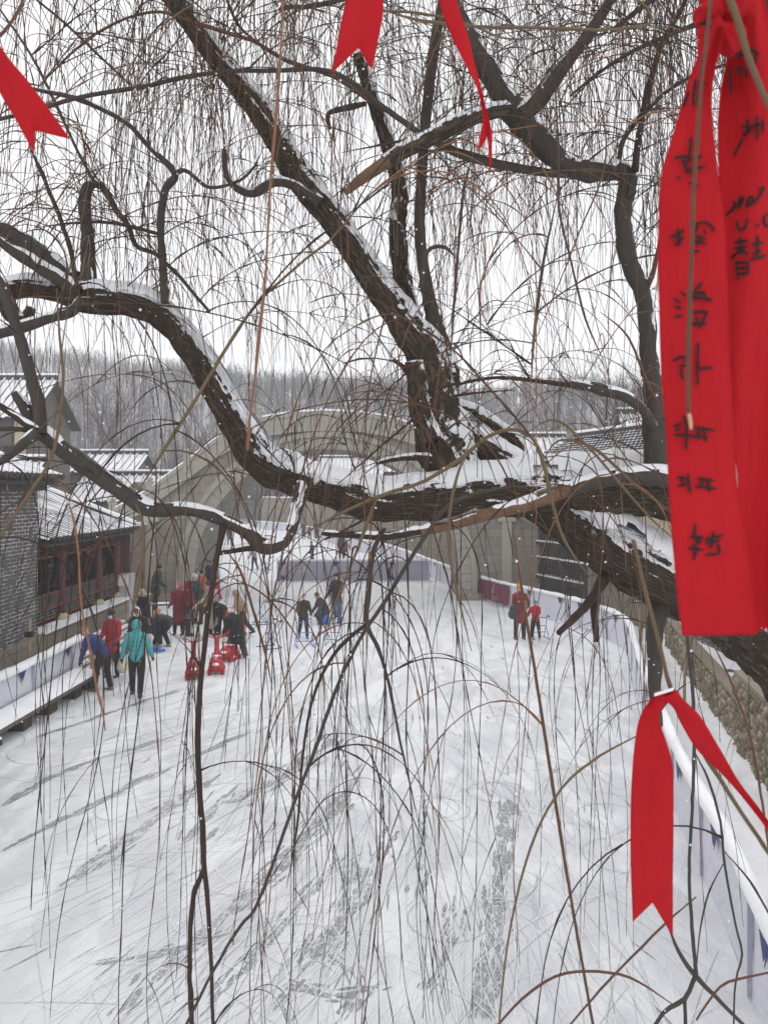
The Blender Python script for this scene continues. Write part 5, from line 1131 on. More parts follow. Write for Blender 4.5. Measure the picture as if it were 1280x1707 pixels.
rb5 = empty('wish_ribbon', P(750, 0, 1.2), 0, 'narrow twisted red ribbon tail tapering down beside the pollarded branch at the top', 'ribbon', 'red wish ribbons tied to the willow')
px_sheet([[(725, -60), (745, -60)], [(730, -10), (758, -10)], [(740, 30), (769, 26)], [(757, 72), (781, 62)], [(777, 110), (790, 100)], [(792, 140), (799, 134)], [(800, 165), (805, 160)], [(803, 185), (810, 183)], [(808, 205), (815, 200)], [(813, 240), (820, 226)], [(816, 292), (820, 262)]], lambda x, y, u, v: 1.2 + .006 * math.sin(u * 3 + v * 9), parent=rb5, nu=9)
px_sheet([[(803, 178), (809, 180)], [(805, 200), (814, 205)], [(799, 228), (811, 230)], [(795, 254), (806, 240)]], lambda x, y, u, v: 1.203, parent=rb5, nu=7)
near_twig([(500, -95, 8), (600, -75, 8), (735, -65, 8), (900, -80, 7)], 1.2, BARKBROWN)

# ------------------------------------------------------------------ people
def remesh(mb, voxel, smooth=4):
    me = mb.mesh('tmp', [], uv=False)
    o = bpy.data.objects.new('tmp', me); COL.objects.link(o)
    a = o.modifiers.new('r', 'REMESH'); a.mode = 'VOXEL'; a.voxel_size = voxel
    s_ = o.modifiers.new('s', 'SMOOTH'); s_.factor = .5; s_.iterations = smooth
    bpy.context.view_layer.update()
    dg = bpy.context.evaluated_depsgraph_get(); out = bpy.data.meshes.new_from_object(o.evaluated_get(dg))
    bpy.data.objects.remove(o); bpy.data.meshes.remove(me)
    out.polygons.foreach_set('use_smooth', np.full(len(out.polygons), True)); return out
def capsule(mb, a, b, ra, rb, seg=12):
    a = np.array(a, float); b = np.array(b, float); d = b - a; L = np.linalg.norm(d) + 1e-9; d = d / L
    pts = []; rad = []
    for t in (-1, -.85, -.5, 0): pts.append(a + d * ra * t); rad.append(ra * math.sqrt(max(.02, 1 - t * t)))
    for t in (.33, .66): pts.append(a + d * L * t); rad.append(ra + (rb - ra) * t)
    for t in (0, .5, .85, 1): pts.append(b + d * rb * t); rad.append(rb * math.sqrt(max(.02, 1 - t * t)))
    mb.tube(pts, rad, seg)
def Rx(a): return np.array(Matrix.Rotation(a, 3, 'X'))
def Ry(a): return np.array(Matrix.Rotation(a, 3, 'Y'))
def Rz(a): return np.array(Matrix.Rotation(a, 3, 'Z'))
def put(me, name, mat, parent):
    me.materials.clear(); me.materials.append(mat); o = bpy.data.objects.new(name, me); COL.objects.link(o); o.parent = parent; return o
DOWN = np.array([0, 0, -1.])
def person(at, h, face, label, top_c, leg_c, pitch=0, hip=(0, 0), knee=(0, 0), arm=((8, 6), (8, 6)), elbow=(15, 15), headp=0, coat=.0, hat=None, hood=None, hair=None,
           mask=None, shoe=(.03, .025, .02), glove=(.03, .03, .035), sit=0, bulk=1., vox=.018, group=None, skates=False, spread=4, scarf=None, headz=0, look=None):
    """local frame: x right, y forward, z up; angles in degrees; arm = (forward, outward) per side"""
    k = h / 1.70; root = empty('person', at, R(face), label, 'person', group)
    T = Rx(R(-pitch)); hipz = .90
    pel = np.array([0, 0, hipz]); ch = pel + T @ np.array([0, 0, .30]); sh = pel + T @ np.array([0, 0, .50]); nk = pel + T @ np.array([0, .01, .56])
    HD = T @ Rx(R(-headp)) @ Rz(R(headz)); hd = nk + HD @ np.array([0, .02, .14])
    J = {}
    for i, s in enumerate((-1, 1)):
        S = sh + T @ np.array([s * .17, 0, -.03]); f, o_ = arm[i]
        da = T @ (Ry(R(-s * o_)) @ Rx(R(f)) @ DOWN); E = S + da * .28
        db = T @ (Ry(R(-s * o_ * .5)) @ Rx(R(f + elbow[i])) @ DOWN); W = E + db * .25
        J['a%d' % i] = (S, E, W, db)
        Hh = pel + np.array([s * .09, 0, -.03]); dt = Ry(R(-s * spread)) @ Rx(R(hip[i])) @ DOWN; K = Hh + dt * .42
        dk = Ry(R(-s * spread * .6)) @ Rx(R(hip[i] - knee[i])) @ DOWN; A = K + dk * .40; J['l%d' % i] = (Hh, K, A, Rx(R(hip[i] - knee[i]) * .35))
    low = min(J['l0'][2][2], J['l1'][2][2]) - (.085 if not sit else 0); dz = -low if not sit else sit / k - pel[2]
    off = np.array([0, 0, dz])
    def W_(p): return (np.array(p) + off) * k
    v = vox * k
    # body
    m = MB(); C = lambda a, b, ra, rb: capsule(m, W_(a), W_(b), ra * k, rb * k)
    C(pel, ch, .125, .13); C(ch, sh, .13, .11); C(sh, hd, .052, .05)
    for i in (0, 1):
        S, E, Wr, db = J['a%d' % i]; C(sh, S, .07, .055); C(S, E, .05, .042); C(E, Wr, .04, .028); C(Wr, Wr + db * .07, .03, .03)
        Hh, K, A, _ = J['l%d' % i]; C(pel, Hh, .1, .09); C(Hh, K, .085, .06); C(K, A, .056, .04)
    m.sphere(W_(hd + HD @ np.array([0, -.005, .02])), (.076 * k, .094 * k, .105 * k), 0, 16, 12, HD); m.sphere(W_(hd + HD @ np.array([0, .028, -.05])), (.052 * k, .055 * k, .062 * k), 0, 12, 8, HD)
    m.sphere(W_(hd + HD @ np.array([0, .10, -.012])), (.014 * k, .02 * k, .022 * k), 0, 8, 6, HD)
    for s in (-1, 1): m.sphere(W_(hd + HD @ np.array([s * .08, -.005, -.005])), (.012 * k, .022 * k, .032 * k), 0, 8, 6, HD)
    body = put(remesh(m, min(v, .012), 3), 'body', SKIN, root)
    m = MB()
    for s in (-1, 1): m.sphere(W_(hd + HD @ np.array([s * .032, .088, .012])), np.array([.012, .008, .008]) * k, 0, 8, 6, HD)
    m.build('eyes', BLACK, body, local=True)
    m = MB(); m.sphere(W_(hd + HD @ np.array([0, .082, -.062])), np.array([.024, .01, .006]) * k, 0, 8, 6, HD); m.build('mouth', plain('lip', (.35, .10, .09)), body, local=True)
    # trousers
    m = MB()
    for i in (0, 1):
        Hh, K, A, _ = J['l%d' % i]; capsule(m, W_(pel), W_(Hh), .125 * k * bulk, .11 * k * bulk); capsule(m, W_(Hh), W_(K), .105 * k * bulk, .082 * k * bulk); capsule(m, W_(K), W_(A + (K - A) * .08), .08 * k * bulk, .066 * k * bulk)
    put(remesh(m, v), 'trousers', cloth('cloth_%03d_%03d_%03d' % tuple(int(c * 999) for c in leg_c), leg_c), root)
    # shoes
    for i in (0, 1):
        Hh, K, A, FR = J['l%d' % i]; m = MB(); A = A.copy()
        heel = A + FR @ np.array([0, -.04, -.05]); toe = A + FR @ np.array([0, .15, -.055])
        capsule(m, W_(A), W_(heel), .05 * k, .045 * k, 10); capsule(m, W_(heel), W_(toe), .045 * k, .036 * k, 10)
        s_ = put(remesh(m, .012 * k, 2), 'shoe', plain('shoe_%03d_%03d_%03d' % tuple(int(c * 999) for c in shoe), shoe, .6), root)
        if skates:
            m = MB(); m.bar(W_(heel + [0, -.04, -.06]), W_(toe + [0, .05, -.05]), .006, .03); m.build('skate_blade', STEEL, s_, local=True)
    # jacket
    cm = cloth('cloth_%03d_%03d_%03d' % tuple(int(c * 999) for c in top_c), top_c)
    m = MB(); q = bulk
    capsule(m, W_(pel + T @ np.array([0, 0, .02])), W_(ch), .165 * k * q, .17 * k * q, 16); capsule(m, W_(ch), W_(sh - T @ np.array([0, 0, .03])), .17 * k * q, .135 * k * q, 16)
    if coat > 0:
        lg = (J['l0'][1] + J['l1'][1]) / 2; dd = lg - pel; e = pel + dd * coat * 1.3; capsule(m, W_(pel), W_(e), .17 * k * q, .19 * k * q, 18)
    for i in (0, 1):
        S, E, Wr, db = J['a%d' % i]; capsule(m, W_(sh), W_(S), .10 * k * q, .085 * k * q); capsule(m, W_(S), W_(E), .083 * k * q, .068 * k * q); capsule(m, W_(E), W_(Wr + (E - Wr) * .06), .068 * k * q, .052 * k * q)
    capsule(m, W_(sh), W_(nk), .10 * k, .075 * k)
    jm = remesh(m, v, 3)
    jo = put(jm, 'jacket', cm, root)
    m = MB()     # quilting seams and zip
    for zz in (.06, .16, .26, .36):
        a = [W_(pel + T @ np.array([.172 * q * math.cos(t), .172 * q * math.sin(t), zz])) for t in np.linspace(0, 6.283, 21)]; m.tube(a, .004 * k, 5, cap=False)
    m.build('seams', plain('seam_%03d_%03d_%03d' % tuple(int(c * 999) for c in top_c), tuple(c * .45 for c in top_c)), jo, local=True)
    # gloves with five fingers
    for i, s in ((0, -1), (1, 1)):
        S, E, Wr, db = J['a%d' % i]; m = MB(); side = T @ np.array([s * 1., 0, 0]); fw = np.cross(db, side); fw /= np.linalg.norm(fw) + 1e-9
        capsule(m, W_(Wr - db * .02), W_(Wr + db * .07), .034 * k, .036 * k, 10); pm = Wr + db * .08
        for f_, (o_, L) in enumerate(((-.027, .058), (-.009, .068), (.009, .064), (.026, .05))):
            b0 = pm + fw * o_; b1 = b0 + db * L * .55; b2 = b1 + (db * .7 - side * .7) * L * .5
            capsule(m, W_(b0), W_(b1), .0125 * k, .011 * k, 8); capsule(m, W_(b1), W_(b2), .011 * k, .0095 * k, 8)
        t0 = Wr + db * .02 - fw * .02; capsule(m, W_(t0), W_(t0 + (db * .6 - fw * .8) * .055), .014 * k, .011 * k, 8)
        put(remesh(m, .007 * k, 1), 'glove', plain('glove_%03d_%03d_%03d' % tuple(int(c * 999) for c in glove), glove, .8), root)
    # head wear
    if hair or not (hat or hood):
        c = hair or (.02, .015, .012); m = MB(); m.sphere(W_(hd + HD @ np.array([0, -.022, .035])), np.array([.088, .098, .105]) * k, 0, 18, 12, HD)
        V_ = m.v[0]; ce = W_(hd + HD @ np.array([0, -.022, .035]))
        for i in range(len(V_)): V_[i] += (V_[i] - ce) * .12 * n3(*(V_[i] * 30))
        m.build('hair', plain('hair_%03d' % int(c[0] * 999), c, .8, .3, 30), root, local=True, smooth=True)
    if mask is not None:
        m = MB(); m.sphere(W_(hd + HD @ np.array([0, .052, -.04])), np.array([.058, .062, .052]) * k, 0, 14, 10, HD); m.build('face_mask', plain('mask_%03d' % int(mask[0] * 999), mask, .8, .05), root, local=True, smooth=True)
    if hat:
        kind, c = hat[0], hat[1]; mt = plain('hat_%03d_%03d_%03d' % tuple(int(x * 999) for x in c), c, .8, .3, 20)
        if kind == 'helmet':
            m = MB(); m.sphere(W_(hd + HD @ np.array([0, -.012, .05])), np.array([.108, .128, .10]) * k, 0, 20, 12, HD); ho = m.build('helmet', mt, root, local=True, smooth=True)
            m = MB()
            for a in (-.05, 0, .05):
                pts = [W_(hd + HD @ np.array([a * 1.0 + .01 * math.sin(t * 2), -.012 + .131 * math.cos(t), .05 + .104 * math.sin(t) * math.sqrt(max(.1, 1 - (a / .108) ** 2))])) for t in np.linspace(.25, 2.9, 12)]
                m.tube(pts, .011 * k, 6)
            m.build('stripe', plain('stripe_%03d_%03d_%03d' % tuple(int(x * 999) for x in hat[2]), hat[2], .4), ho, local=True, smooth=True)
        elif kind == 'fur':
            m = MB(); g = random.Random(3)
            for t in np.linspace(0, 6.283, 26)[:-1]:
                m.sphere(W_(hd + HD @ np.array([.095 * math.cos(t), .06 + .0 * t, .02 + .115 * math.sin(t)])), np.array([.03, .03, .03]) * k * g.uniform(.8, 1.2), 0, 8, 6)
            m.build('fur_trim', mt, root, local=True, smooth=True)
            m = MB(); m.sphere(W_(hd + HD @ np.array([0, -.02, .03])), np.array([.105, .105, .12]) * k, 0, 16, 12, HD); m.build('hood', cm, root, local=True, smooth=True)
        else:
            m = MB(); m.sphere(W_(hd + HD @ np.array([0, -.012, .055])), np.array([.092, .105, .09]) * k, 0, 18, 12, HD)
            m.tube([W_(hd + HD @ np.array([.092 * math.cos(t), -.012 + .106 * math.sin(t), .042])) for t in np.linspace(0, 6.283, 20)], .017 * k, 8, cap=False)
            if kind == 'bobble': m.sphere(W_(hd + HD @ np.array([0, -.012, .16])), .032 * k, 0, 10, 8)
            if kind == 'crest':
                for t in np.linspace(-.9, .9, 5): m.tube([W_(hd + HD @ np.array([.07 * math.sin(t), -.01, .10])), W_(hd + HD @ np.array([.12 * math.sin(t), -.02, .10 + .10 * math.cos(t)]))], [.028 * k, .008 * k], 8)
            m.build('knitted_hat', mt, root, local=True, smooth=True)
    if hood:
        m = MB(); c0 = hd + HD @ np.array([0, -.02, .02])
        capsule(m, W_(nk + T @ np.array([0, -.03, -.03])), W_(c0), .085 * k, .118 * k, 16); m.sphere(W_(c0 + HD @ np.array([0, -.005, .015])), np.array([.112, .112, .125]) * k, 0, 18, 12, HD)
        c = hood if isinstance(hood, tuple) else top_c; put(remesh(m, .014 * k, 4), 'hood', cloth('cloth_%03d_%03d_%03d' % tuple(int(x * 999) for x in c), c), root)
        if not (look == 'away'):
            m = MB(); m.sphere(W_(hd + HD @ np.array([0, .075, -.01])), np.array([.062, .05, .08]) * k, 0, 14, 10, HD); m.build('face', SKIN, root, local=True, smooth=True)
    if scarf:
        m = MB(); m.tube([W_(nk + T @ np.array([.085 * math.cos(t), .085 * math.sin(t), .0 + .015 * math.sin(3 * t)])) for t in np.linspace(0, 6.283, 16)], .035 * k, 8, cap=False); m.build('scarf', cloth('scarf_%03d' % int(scarf[0] * 999), scarf), root, local=True, smooth=True)
    bpy.context.view_layer.update(); root['hands'] = 0; del root['hands']
    Mw = root.matrix_world.copy() if False else Matrix.LocRotScale(root.location, root.rotation_euler, None)
    return root, [np.array(Mw @ Vector(W_(J['a%d' % i][2] + J['a%d' % i][3] * .08))) for i in (0, 1)], np.array(Mw @ Vector(W_(ch + T @ np.array([0, -.2, .05]))))

TEAL = (.06, .36, .38); NAVY = (.02, .035, .17); REDJ = (.36, .014, .028); DRED = (.20, .012, .022); BLK = (.008, .008, .010); DGR = (.035, .04, .05); KHA = (.40, .35, .27); TAN = (.33, .22, .14); BRN = (.05, .032, .022)
DENIM = (.05, .09, .18); PINK = (.55, .12, .18)
SKG = 'skaters and visitors on the rink'; FARG = 'small figures on the far ice'; GAL = 'people inside the gallery'
VN = .016
def ga_(px, py): return G(px, py)
# nearest group on the left
person(ga_(228, 1160), 1.66, 4, 'person in a turquoise hooded jacket and black trousers walking away along the left side', TEAL, BLK, hip=(14, -10), knee=(4, 14), arm=((-4, 22), (6, 24)), elbow=(12, 10), hood=True, look='away', vox=VN, group=SKG, shoe=(.03, .03, .03))
person(G(172, 1152), 1.62, 68, 'person in a blue jacket bending over the long bench', NAVY, BLK, pitch=48, hip=(14, -4), knee=(10, 8), arm=((62, 10), (30, 25)), elbow=(6, 20), hat=('cap', (.42, .20, .18)), vox=VN, group=SKG, shoe=(.16, .12, .09))
person(G(188, 1128), 1.62, 168, 'person in a red jacket and pale blue mask behind the bending blue jacket', REDJ, BLK, arm=((14, 12), (14, 12)), elbow=(30, 30), hat=('cap', BLK), mask=(.42, .62, .72), headp=12, vox=VN, group=SKG, coat=.3)
person(G(231, 1120), 1.62, 172, 'person in a black coat with a white fur-trimmed hood just behind the turquoise jacket', BLK, BLK, arm=((10, 8), (10, 8)), hat=('fur', (.7, .66, .62)), headp=10, vox=VN, group=SKG)
person(G(246, 1085), 1.5, 110, 'person in black sitting with a pink and white helmet held low', BLK, BLK, hip=(85, 70), knee=(80, 85), sit=.42, pitch=16, arm=((40, 10), (30, 10)), elbow=(30, 40), hair=(.25, .17, .09), headp=20, group=SKG)
person(G(262, 1072), 1.42, 200, 'child in a bright blue jacket and orange-white hat crouching beside the table', (.025, .06, .30), BLK, pitch=18, hip=(88, 86), knee=(95, 95), sit=.40, arm=((40, 8), (30, 8)), elbow=(30, 40), hat=('bobble', (.55, .25, .08)), group=SKG)
person(G(282, 1080), 1.65, 70, 'person in a dark quilted jacket bending low over a skate', DGR, BLK, pitch=82, hip=(50, 38), knee=(60, 62), arm=((70, 4), (60, 4)), elbow=(10, 10), headp=10, vox=VN, group=SKG, shoe=(.3, .3, .3))
person(G(244, 1062), 1.5, 150, 'person in black with a cream furry hood standing between the seated figure and the table', BLK, BLK, hood=(.45, .36, .24), pitch=14, arm=((30, 8), (30, 8)), elbow=(40, 40), group=SKG)
person(G(259, 1018), 1.72, -60, 'man in a brown-sleeved black coat and black cap standing by the bridge pier', (.03, .026, .024), BLK, pitch=10, arm=((18, 6), (18, 6)), elbow=(40, 40), hat=('cap', BLK), coat=.5, group=SKG)
person(G(298, 1058), 1.62, 175, 'person in a long dark red coat with a bright pink hood near the pier', DRED, BLK, arm=((12, 8), (12, 8)), elbow=(50, 50), hood=PINK, coat=.75, group=SKG)
person(G(314, 1060), 1.70, -70, 'person in a dark red hooded jacket standing with back turned beside the pink hood', DRED, BLK, arm=((20, 6), (16, 6)), elbow=(30, 30), hood=True, look='away', bulk=1.08, coat=.35, group=SKG)
person(G(331, 1040), 1.72, 150, 'person in a dark teal coat and white-topped hat behind the khaki long coat', (.035, .06, .07), BLK, pitch=12, arm=((12, 10), (12, 10)), hat=('cap', (.5, .5, .52)), coat=.5, group=SKG)
person(G(341, 1022), 1.6, 120, 'person in an orange jacket mostly hidden behind the dark teal coat', (.45, .09, .03), BLK, pitch=10, arm=((16, 8), (16, 8)), hair=(.02, .015, .012), group=SKG)
person(G(361, 1030), 1.45, -90, 'child in a bright pink-red jacket standing behind the khaki coat', (.42, .02, .07), BLK, hair=(.012, .01, .01), group=SKG)
_, hk, _ = person(G(356, 1058), 1.72, 140, 'person in a long khaki coat and yellow gloves carrying skates', KHA, BLK, pitch=12, arm=((34, 6), (26, 8)), elbow=(45, 55), hair=(.03, .02, .02), bulk=1.15, coat=.95, glove=(.6, .36, .03), headp=20, group=SKG)
person(G(374, 1058), 1.45, 165, 'child in black bending forward between the khaki coat and the red deer sled', BLK, BLK, pitch=62, hip=(20, 20), knee=(24, 24), arm=((55, 10), (55, 10)), elbow=(10, 10), hat=('cap', BLK), group=SKG)
_, hb, _ = person(G(396, 1098), 1.42, 50, 'child in a bulky black jacket and red-white helmet leaning on a red deer sled', BLK, (.03, .03, .035), pitch=32, headp=-25, hip=(28, -8), knee=(14, 8), spread=10, arm=((42, 14), (42, 14)), elbow=(20, 20), bulk=1.42, hat=('helmet', (.7, .68, .68), (.45, .02, .04)), vox=VN, coat=.35, group=SKG, skates=True, shoe=(.5, .48, .45))
person(G(404, 1062), 1.48, 105, 'child in a tan hooded jacket leaning left over a red deer sled', TAN, BRN, pitch=18, hip=(10, -20), knee=(6, 20), arm=((36, 10), (36, 10)), elbow=(20, 20), hood=True, look='away', bulk=1.12, group=SKG)
person(G(350, 964), 1.75, 170, 'person in a black coat with brown hair standing behind the crowd at the pier corner', BLK, BLK, arm=((30, 20), (8, 6)), hair=(.12, .06, .035), coat=.6, group=SKG)
person(G(332, 982), 1.6, 190, 'person in dark clothes with a grey hat stooping at the corner of the pier', (.05, .045, .04), BLK, pitch=30, hip=(20, 10), knee=(20, 10), hat=('cap', (.20, .19, .19)), group=SKG)
person(G(352, 994), 1.55, 160, 'person in a navy jacket half hidden behind the pier crowd', (.02, .03, .06), BLK, pitch=14, hair=(.02, .015, .012), group=SKG)
# middle of the ice
_, hc, _ = person(G(506, 1064), 1.36, 196, 'child in a brown jacket, white mask and red-white helmet holding a blue skating aid', BRN, (.03, .028, .04), pitch=6, hip=(6, -12), knee=(4, 10), arm=((26, 14), (30, 18)), elbow=(34, 34), mask=(.7, .7, .68), hat=('helmet', (.6, .55, .55), (.42, .02, .04)), vox=VN, group=SKG, skates=True, shoe=(.06, .12, .35))
person(G(543, 1040), 1.55, 120, 'person in dark clothes kneeling behind the blue plastic seat', DGR, DGR, pitch=30, hip=(70, 30), knee=(90, 100), sit=.46, arm=((50, 8), (50, 8)), elbow=(20, 20), hair=(.10, .06, .03), group=SKG)
person(G(561, 1036), 1.72, 160, 'person in a black top and blue jeans standing astride with a pale bag', BLK, DENIM, hip=(24, -24), knee=(10, 10), arm=((20, 10), (20, 10)), elbow=(30, 30), hat=('cap', BLK), spread=12, group=SKG)
person(G(424, 950), 1.4, 60, 'child in a pale grey coat with bright blue skates near the pier', (.33, .32, .31), (.04, .04, .06), pitch=14, hip=(8, -10), knee=(8, 10), arm=((30, 8), (30, 8)), hair=(.05, .03, .02), shoe=(.03, .12, .5), group=SKG)
# pair at the right
_, _, bk = person(G(866, 1066), 1.66, 8, 'adult in a dark red hooded coat and orange crested hat standing with back turned', DRED, BLK, arm=((6, 6), (24, 34)), elbow=(10, 20), hat=('crest', (.55, .24, .06)), coat=.4, vox=VN, group=SKG, shoe=(.09, .07, .06))
_, hr, _ = person(G(892, 1066), 1.18, 8, 'small child in a bright red jacket and blue hat holding a skating aid', (.45, .015, .03), BLK, hip=(4, -4), arm=((20, 26), (30, 16)), elbow=(20, 30), hat=('cap', (.10, .24, .36)), vox=VN, group=SKG, skates=True, spread=8, shoe=(.4, .4, .4))
# far ice
for (px, py, hh, fc, lb, tc, lc, ht) in [
 (338, 886, 1.5, 60, 'small far skater in a dusky pink jacket beside the pier edge', (.30, .10, .13), BLK, None), (347, 902, 1.65, 120, 'small far skater in a purple-grey jacket striding near the pier edge', (.10, .08, .11), BLK, None),
 (369, 908, 1.3, 200, 'small far child in red with a white hat', (.42, .02, .03), BLK, ('cap', (.7, .7, .7))), (383, 909, 1.7, 190, 'far adult in a charcoal coat beside the small child in red', (.05, .05, .06), BLK, None),
 (404, 909, 1.35, 150, 'small far child in red bending forward, nearest the branch fork', (.42, .02, .03), (.03, .05, .15), None), (506, 898, 1.7, 170, 'far adult in dark brown at the bend of the far barrier', (.06, .04, .035), BLK, None),
 (516, 899, 1.4, 190, 'far child in dull red standing among brown coats', (.25, .05, .05), BLK, None), (527, 897, 1.65, 150, 'far adult in dark purple at the right of the far group', (.06, .045, .06), BLK, None),
 (520, 940, 1.4, 100, 'far child in a brown jacket with one arm out behind the lilac barrier', (.09, .06, .05), (.03, .04, .07), None), (569, 932, 1.72, 180, 'tall far adult in a charcoal coat behind the lilac barrier', (.035, .035, .038), BLK, ('cap', BLK)),
 (577, 930, 1.2, 200, 'far small child in pink held by the tall charcoal adult', (.42, .15, .17), BLK, None)]:
    rr_ = random.Random(px); person(G(px, py), hh, fc, lb, tc, lc, pitch=rr_.choice([2, 8, 14]), hip=(rr_.uniform(4, 18), -rr_.uniform(4, 14)), knee=(8, 8), arm=((rr_.uniform(0, 25), rr_.uniform(6, 22)), (rr_.uniform(0, 25), rr_.uniform(6, 22))), hat=ht, vox=.035, group=FARG, coat=.4 if hh > 1.6 else 0)
# gallery
for (px, d, x, fc, lb, tc, kw) in [(108, 0, -9.7, 180, 'masked person in a yellow-trimmed hood standing between the gallery posts', (.03, .035, .045), dict(mask=(.42, .62, .72), hat=('fur', (.45, .28, .05)))), (86, 0, -9.6, 170, 'person in black with a pale mask low behind the gallery railing', BLK, dict(mask=(.5, .5, .52), hat=('cap', BLK))),
  (134, 0, -9.9, 190, 'person in a dark blue hat in the shade of the gallery', (.03, .035, .05), dict(hat=('cap', (.05, .12, .2)))), (147, 0, -9.8, 200, 'person in dull red in the shade of the gallery', (.16, .03, .02), dict(hair=(.2, .12, .05))), (163, 0, -9.25, 180, 'person in a pale hat and dark coat leaning at the end of the gallery railing', (.02, .02, .022), dict(hat=('cap', (.45, .42, .33)), mask=(.6, .6, .6)))]:
    y = x * F / (px - HX); person((x, y, 1.07), 1.66 if px != 86 else 1.5, fc, lb, tc, BLK, group=GAL, vox=.022, arm=((16, 8), (16, 8)), elbow=(40, 40), **kw)

# ------------------------------------------------------------------ things carried or standing on the ice
def loc_thing(name, pos, rz, label, cat, group=None): return empty(name, pos, rz, label, cat, group)
bp = loc_thing('backpack', bk, 0, 'black backpack slung on the dark red coat of the right-hand adult', 'backpack')
c = G(866, 1066) + [-.24, -.14, .92]
m = MB(); capsule(m, c + [0, 0, -.12], c + [0.02, 0, .1], .15, .11); put(remesh(m, .02), 'bag', plain('black_nylon', (.03, .035, .04), .6, .3, 20, .4), None).name = 'bag'
bo = bpy.data.objects['bag']; bo.parent = bp; bo.matrix_parent_inverse = world_of(bp).inverted()
m = MB(); m.tube([c + [.02, -.02, .18], c + [.14, -.03, .42], c + [.26, .1, .52]], .018, 8); m.build('strap', BLACK, bp)
def deer_sled(px, py, rz, label, s=1.):
    at = G(px, py); r_ = loc_thing('deer_sled', at, rz, label, 'sled', 'red plastic deer sleds')
    T_ = lambda p: np.array(p, float) * s
    m = MB()
    capsule(m, T_((0, -.20, .24)), T_((0, .2, .26)), .185 * s, .16 * s, 16); capsule(m, T_((0, .2, .3)), T_((0, .34, .62)), .085 * s, .06 * s); capsule(m, T_((0, .34, .62)), T_((0, .36, .76)), .06 * s, .065 * s); capsule(m, T_((0, .36, .76)), T_((0, .52, .70)), .06 * s, .04 * s)
    for x in (-1, 1):
        for y in (-.2, .2): capsule(m, T_((x * .1, y, .2)), T_((x * .16, y * 1.1, .07)), .075 * s, .06 * s)
    put(remesh(m, .014 * s, 3), 'body', REDPLASTIC, r_)
    for x in (-1, 1):
        m = MB(); m.tube([T_((x * .17, -.36, .06)), T_((x * .17, -.3, .035)), T_((x * .17, .3, .035)), T_((x * .17, .4, .08))], [.02 * s, .035 * s, .035 * s, .02 * s], 10); m.build('runner', REDPLASTIC, r_, local=True, smooth=True)
        m = MB(); cpt = T_((x * .17, .36, .86)); pts = [cpt + T_((x * .11 * math.cos(t), 0, .028 * math.sin(t) + .05 * math.cos(t))) for t in np.linspace(0, 6.283, 18)]; m.tube(pts, .013 * s, 8, cap=False); m.tube([T_((0, .36, .80)), T_((x * .07, .36, .83))], .03 * s, 8); m.build('antler', REDPLASTIC, r_, local=True, smooth=True)
    m = MB(); m.tube([T_((-.09, -.22, .38)), T_((-.085, -.25, .53)), T_((.085, -.25, .53)), T_((.09, -.22, .38))], .022 * s, 8); m.build('back_handle', REDPLASTIC, r_, local=True, smooth=True)
    m = MB(); m.sphere(T_((0, -.36, .28)), T_((.085, .05, .04)), 0, 12, 8); m.sphere(T_((.02, -.1, .43)), T_((.11, .09, .025)), 0, 12, 8); m.sphere(T_((.06, .1, .40)), T_((.05, .06, .02)), 0, 12, 8); m.build('snow_patch', SNOW, r_, local=True, smooth=True)
    return r_
deer_sled(323, 1129, R(14), 'empty red deer sled standing leftmost on the ice')
deer_sled(361, 1121, R(10), 'empty red deer sled standing in front of the black bulky jacket', 1.02)
deer_sled(383, 1100, R(-14), 'red deer sled leaned on by the child in the red-white helmet', 1.0)
deer_sled(393, 1060, R(150), 'red deer sled held by the child in the tan jacket', .98)
def skate_aid(at, rz, label, s=1.):
    r_ = loc_thing('skating_aid', at, rz, label, 'skating aid', 'blue tubular skating aids')
    for x in (-.27, .27):
        m = MB(); m.tube(np.array([(x, .30, .02), (x, -.34, .02)]) * s, .014 * s, 7); m.build('runner', BLUEPAINT, r_, local=True)
        m = MB(); m.tube(np.array([(x, .2, .03), (x * .95, .0, .45), (x * .9, -.16, .82), (x * .9, -.26, .84)]) * s, .012 * s, 7); u = m.build('upright', BLUEPAINT, r_, local=True)
        m = MB(); m.tube(np.array([(x * .9, -.24, .84), (x * .9, -.37, .83)]) * s, .026 * s, 8); m.build('grip', BLACK, u, local=True)
        m = MB(); m.tube(np.array([(x, -.28, .03), (x * .95, .0, .45)]) * s, .014 * s, 7); m.build('brace', BLUEPAINT, r_, local=True)
    for (y, z) in ((0, .45), (-.14, .76), (.12, .2)):
        m = MB(); m.tube(np.array([(-.26, y, z), (.26, y, z)]) * s, .014 * s, 7); m.build('crossbar', BLUEPAINT, r_, local=True)
skate_aid(G(508, 1078), R(196), 'blue tubular skating aid held by the child in the brown jacket', .92)
skate_aid(G(448, 1080), R(120), 'blue tubular skating aid standing free right of the black bulky jacket', .95)
skate_aid(G(432, 1040), R(95), 'blue tubular skating aid standing empty behind the tan-jacketed child', .95)
skate_aid(G(898, 1064), R(8), 'blue tubular skating aid held by the small child in bright red', .88)
skate_aid(G(556, 1074), R(170), 'blue tubular skating aid lying idle beside the blue plastic seat', .8)
skate_aid(G(446, 950), R(80), 'blue tubular skating aid pushed by the far child with bright blue skates', .9)
ss = loc_thing('seal_seat', G(539, 1040), 0, 'rounded blue plastic ice seat in front of the kneeling person', 'seat')
m = MB(); capsule(m, (0, 0, .18), (0, .02, .5), .2, .15, 16); capsule(m, (0, -.05, .1), (0, .25, .1), .16, .12, 12); put(remesh(m, .018), 'body', BLUEPLASTIC, ss)
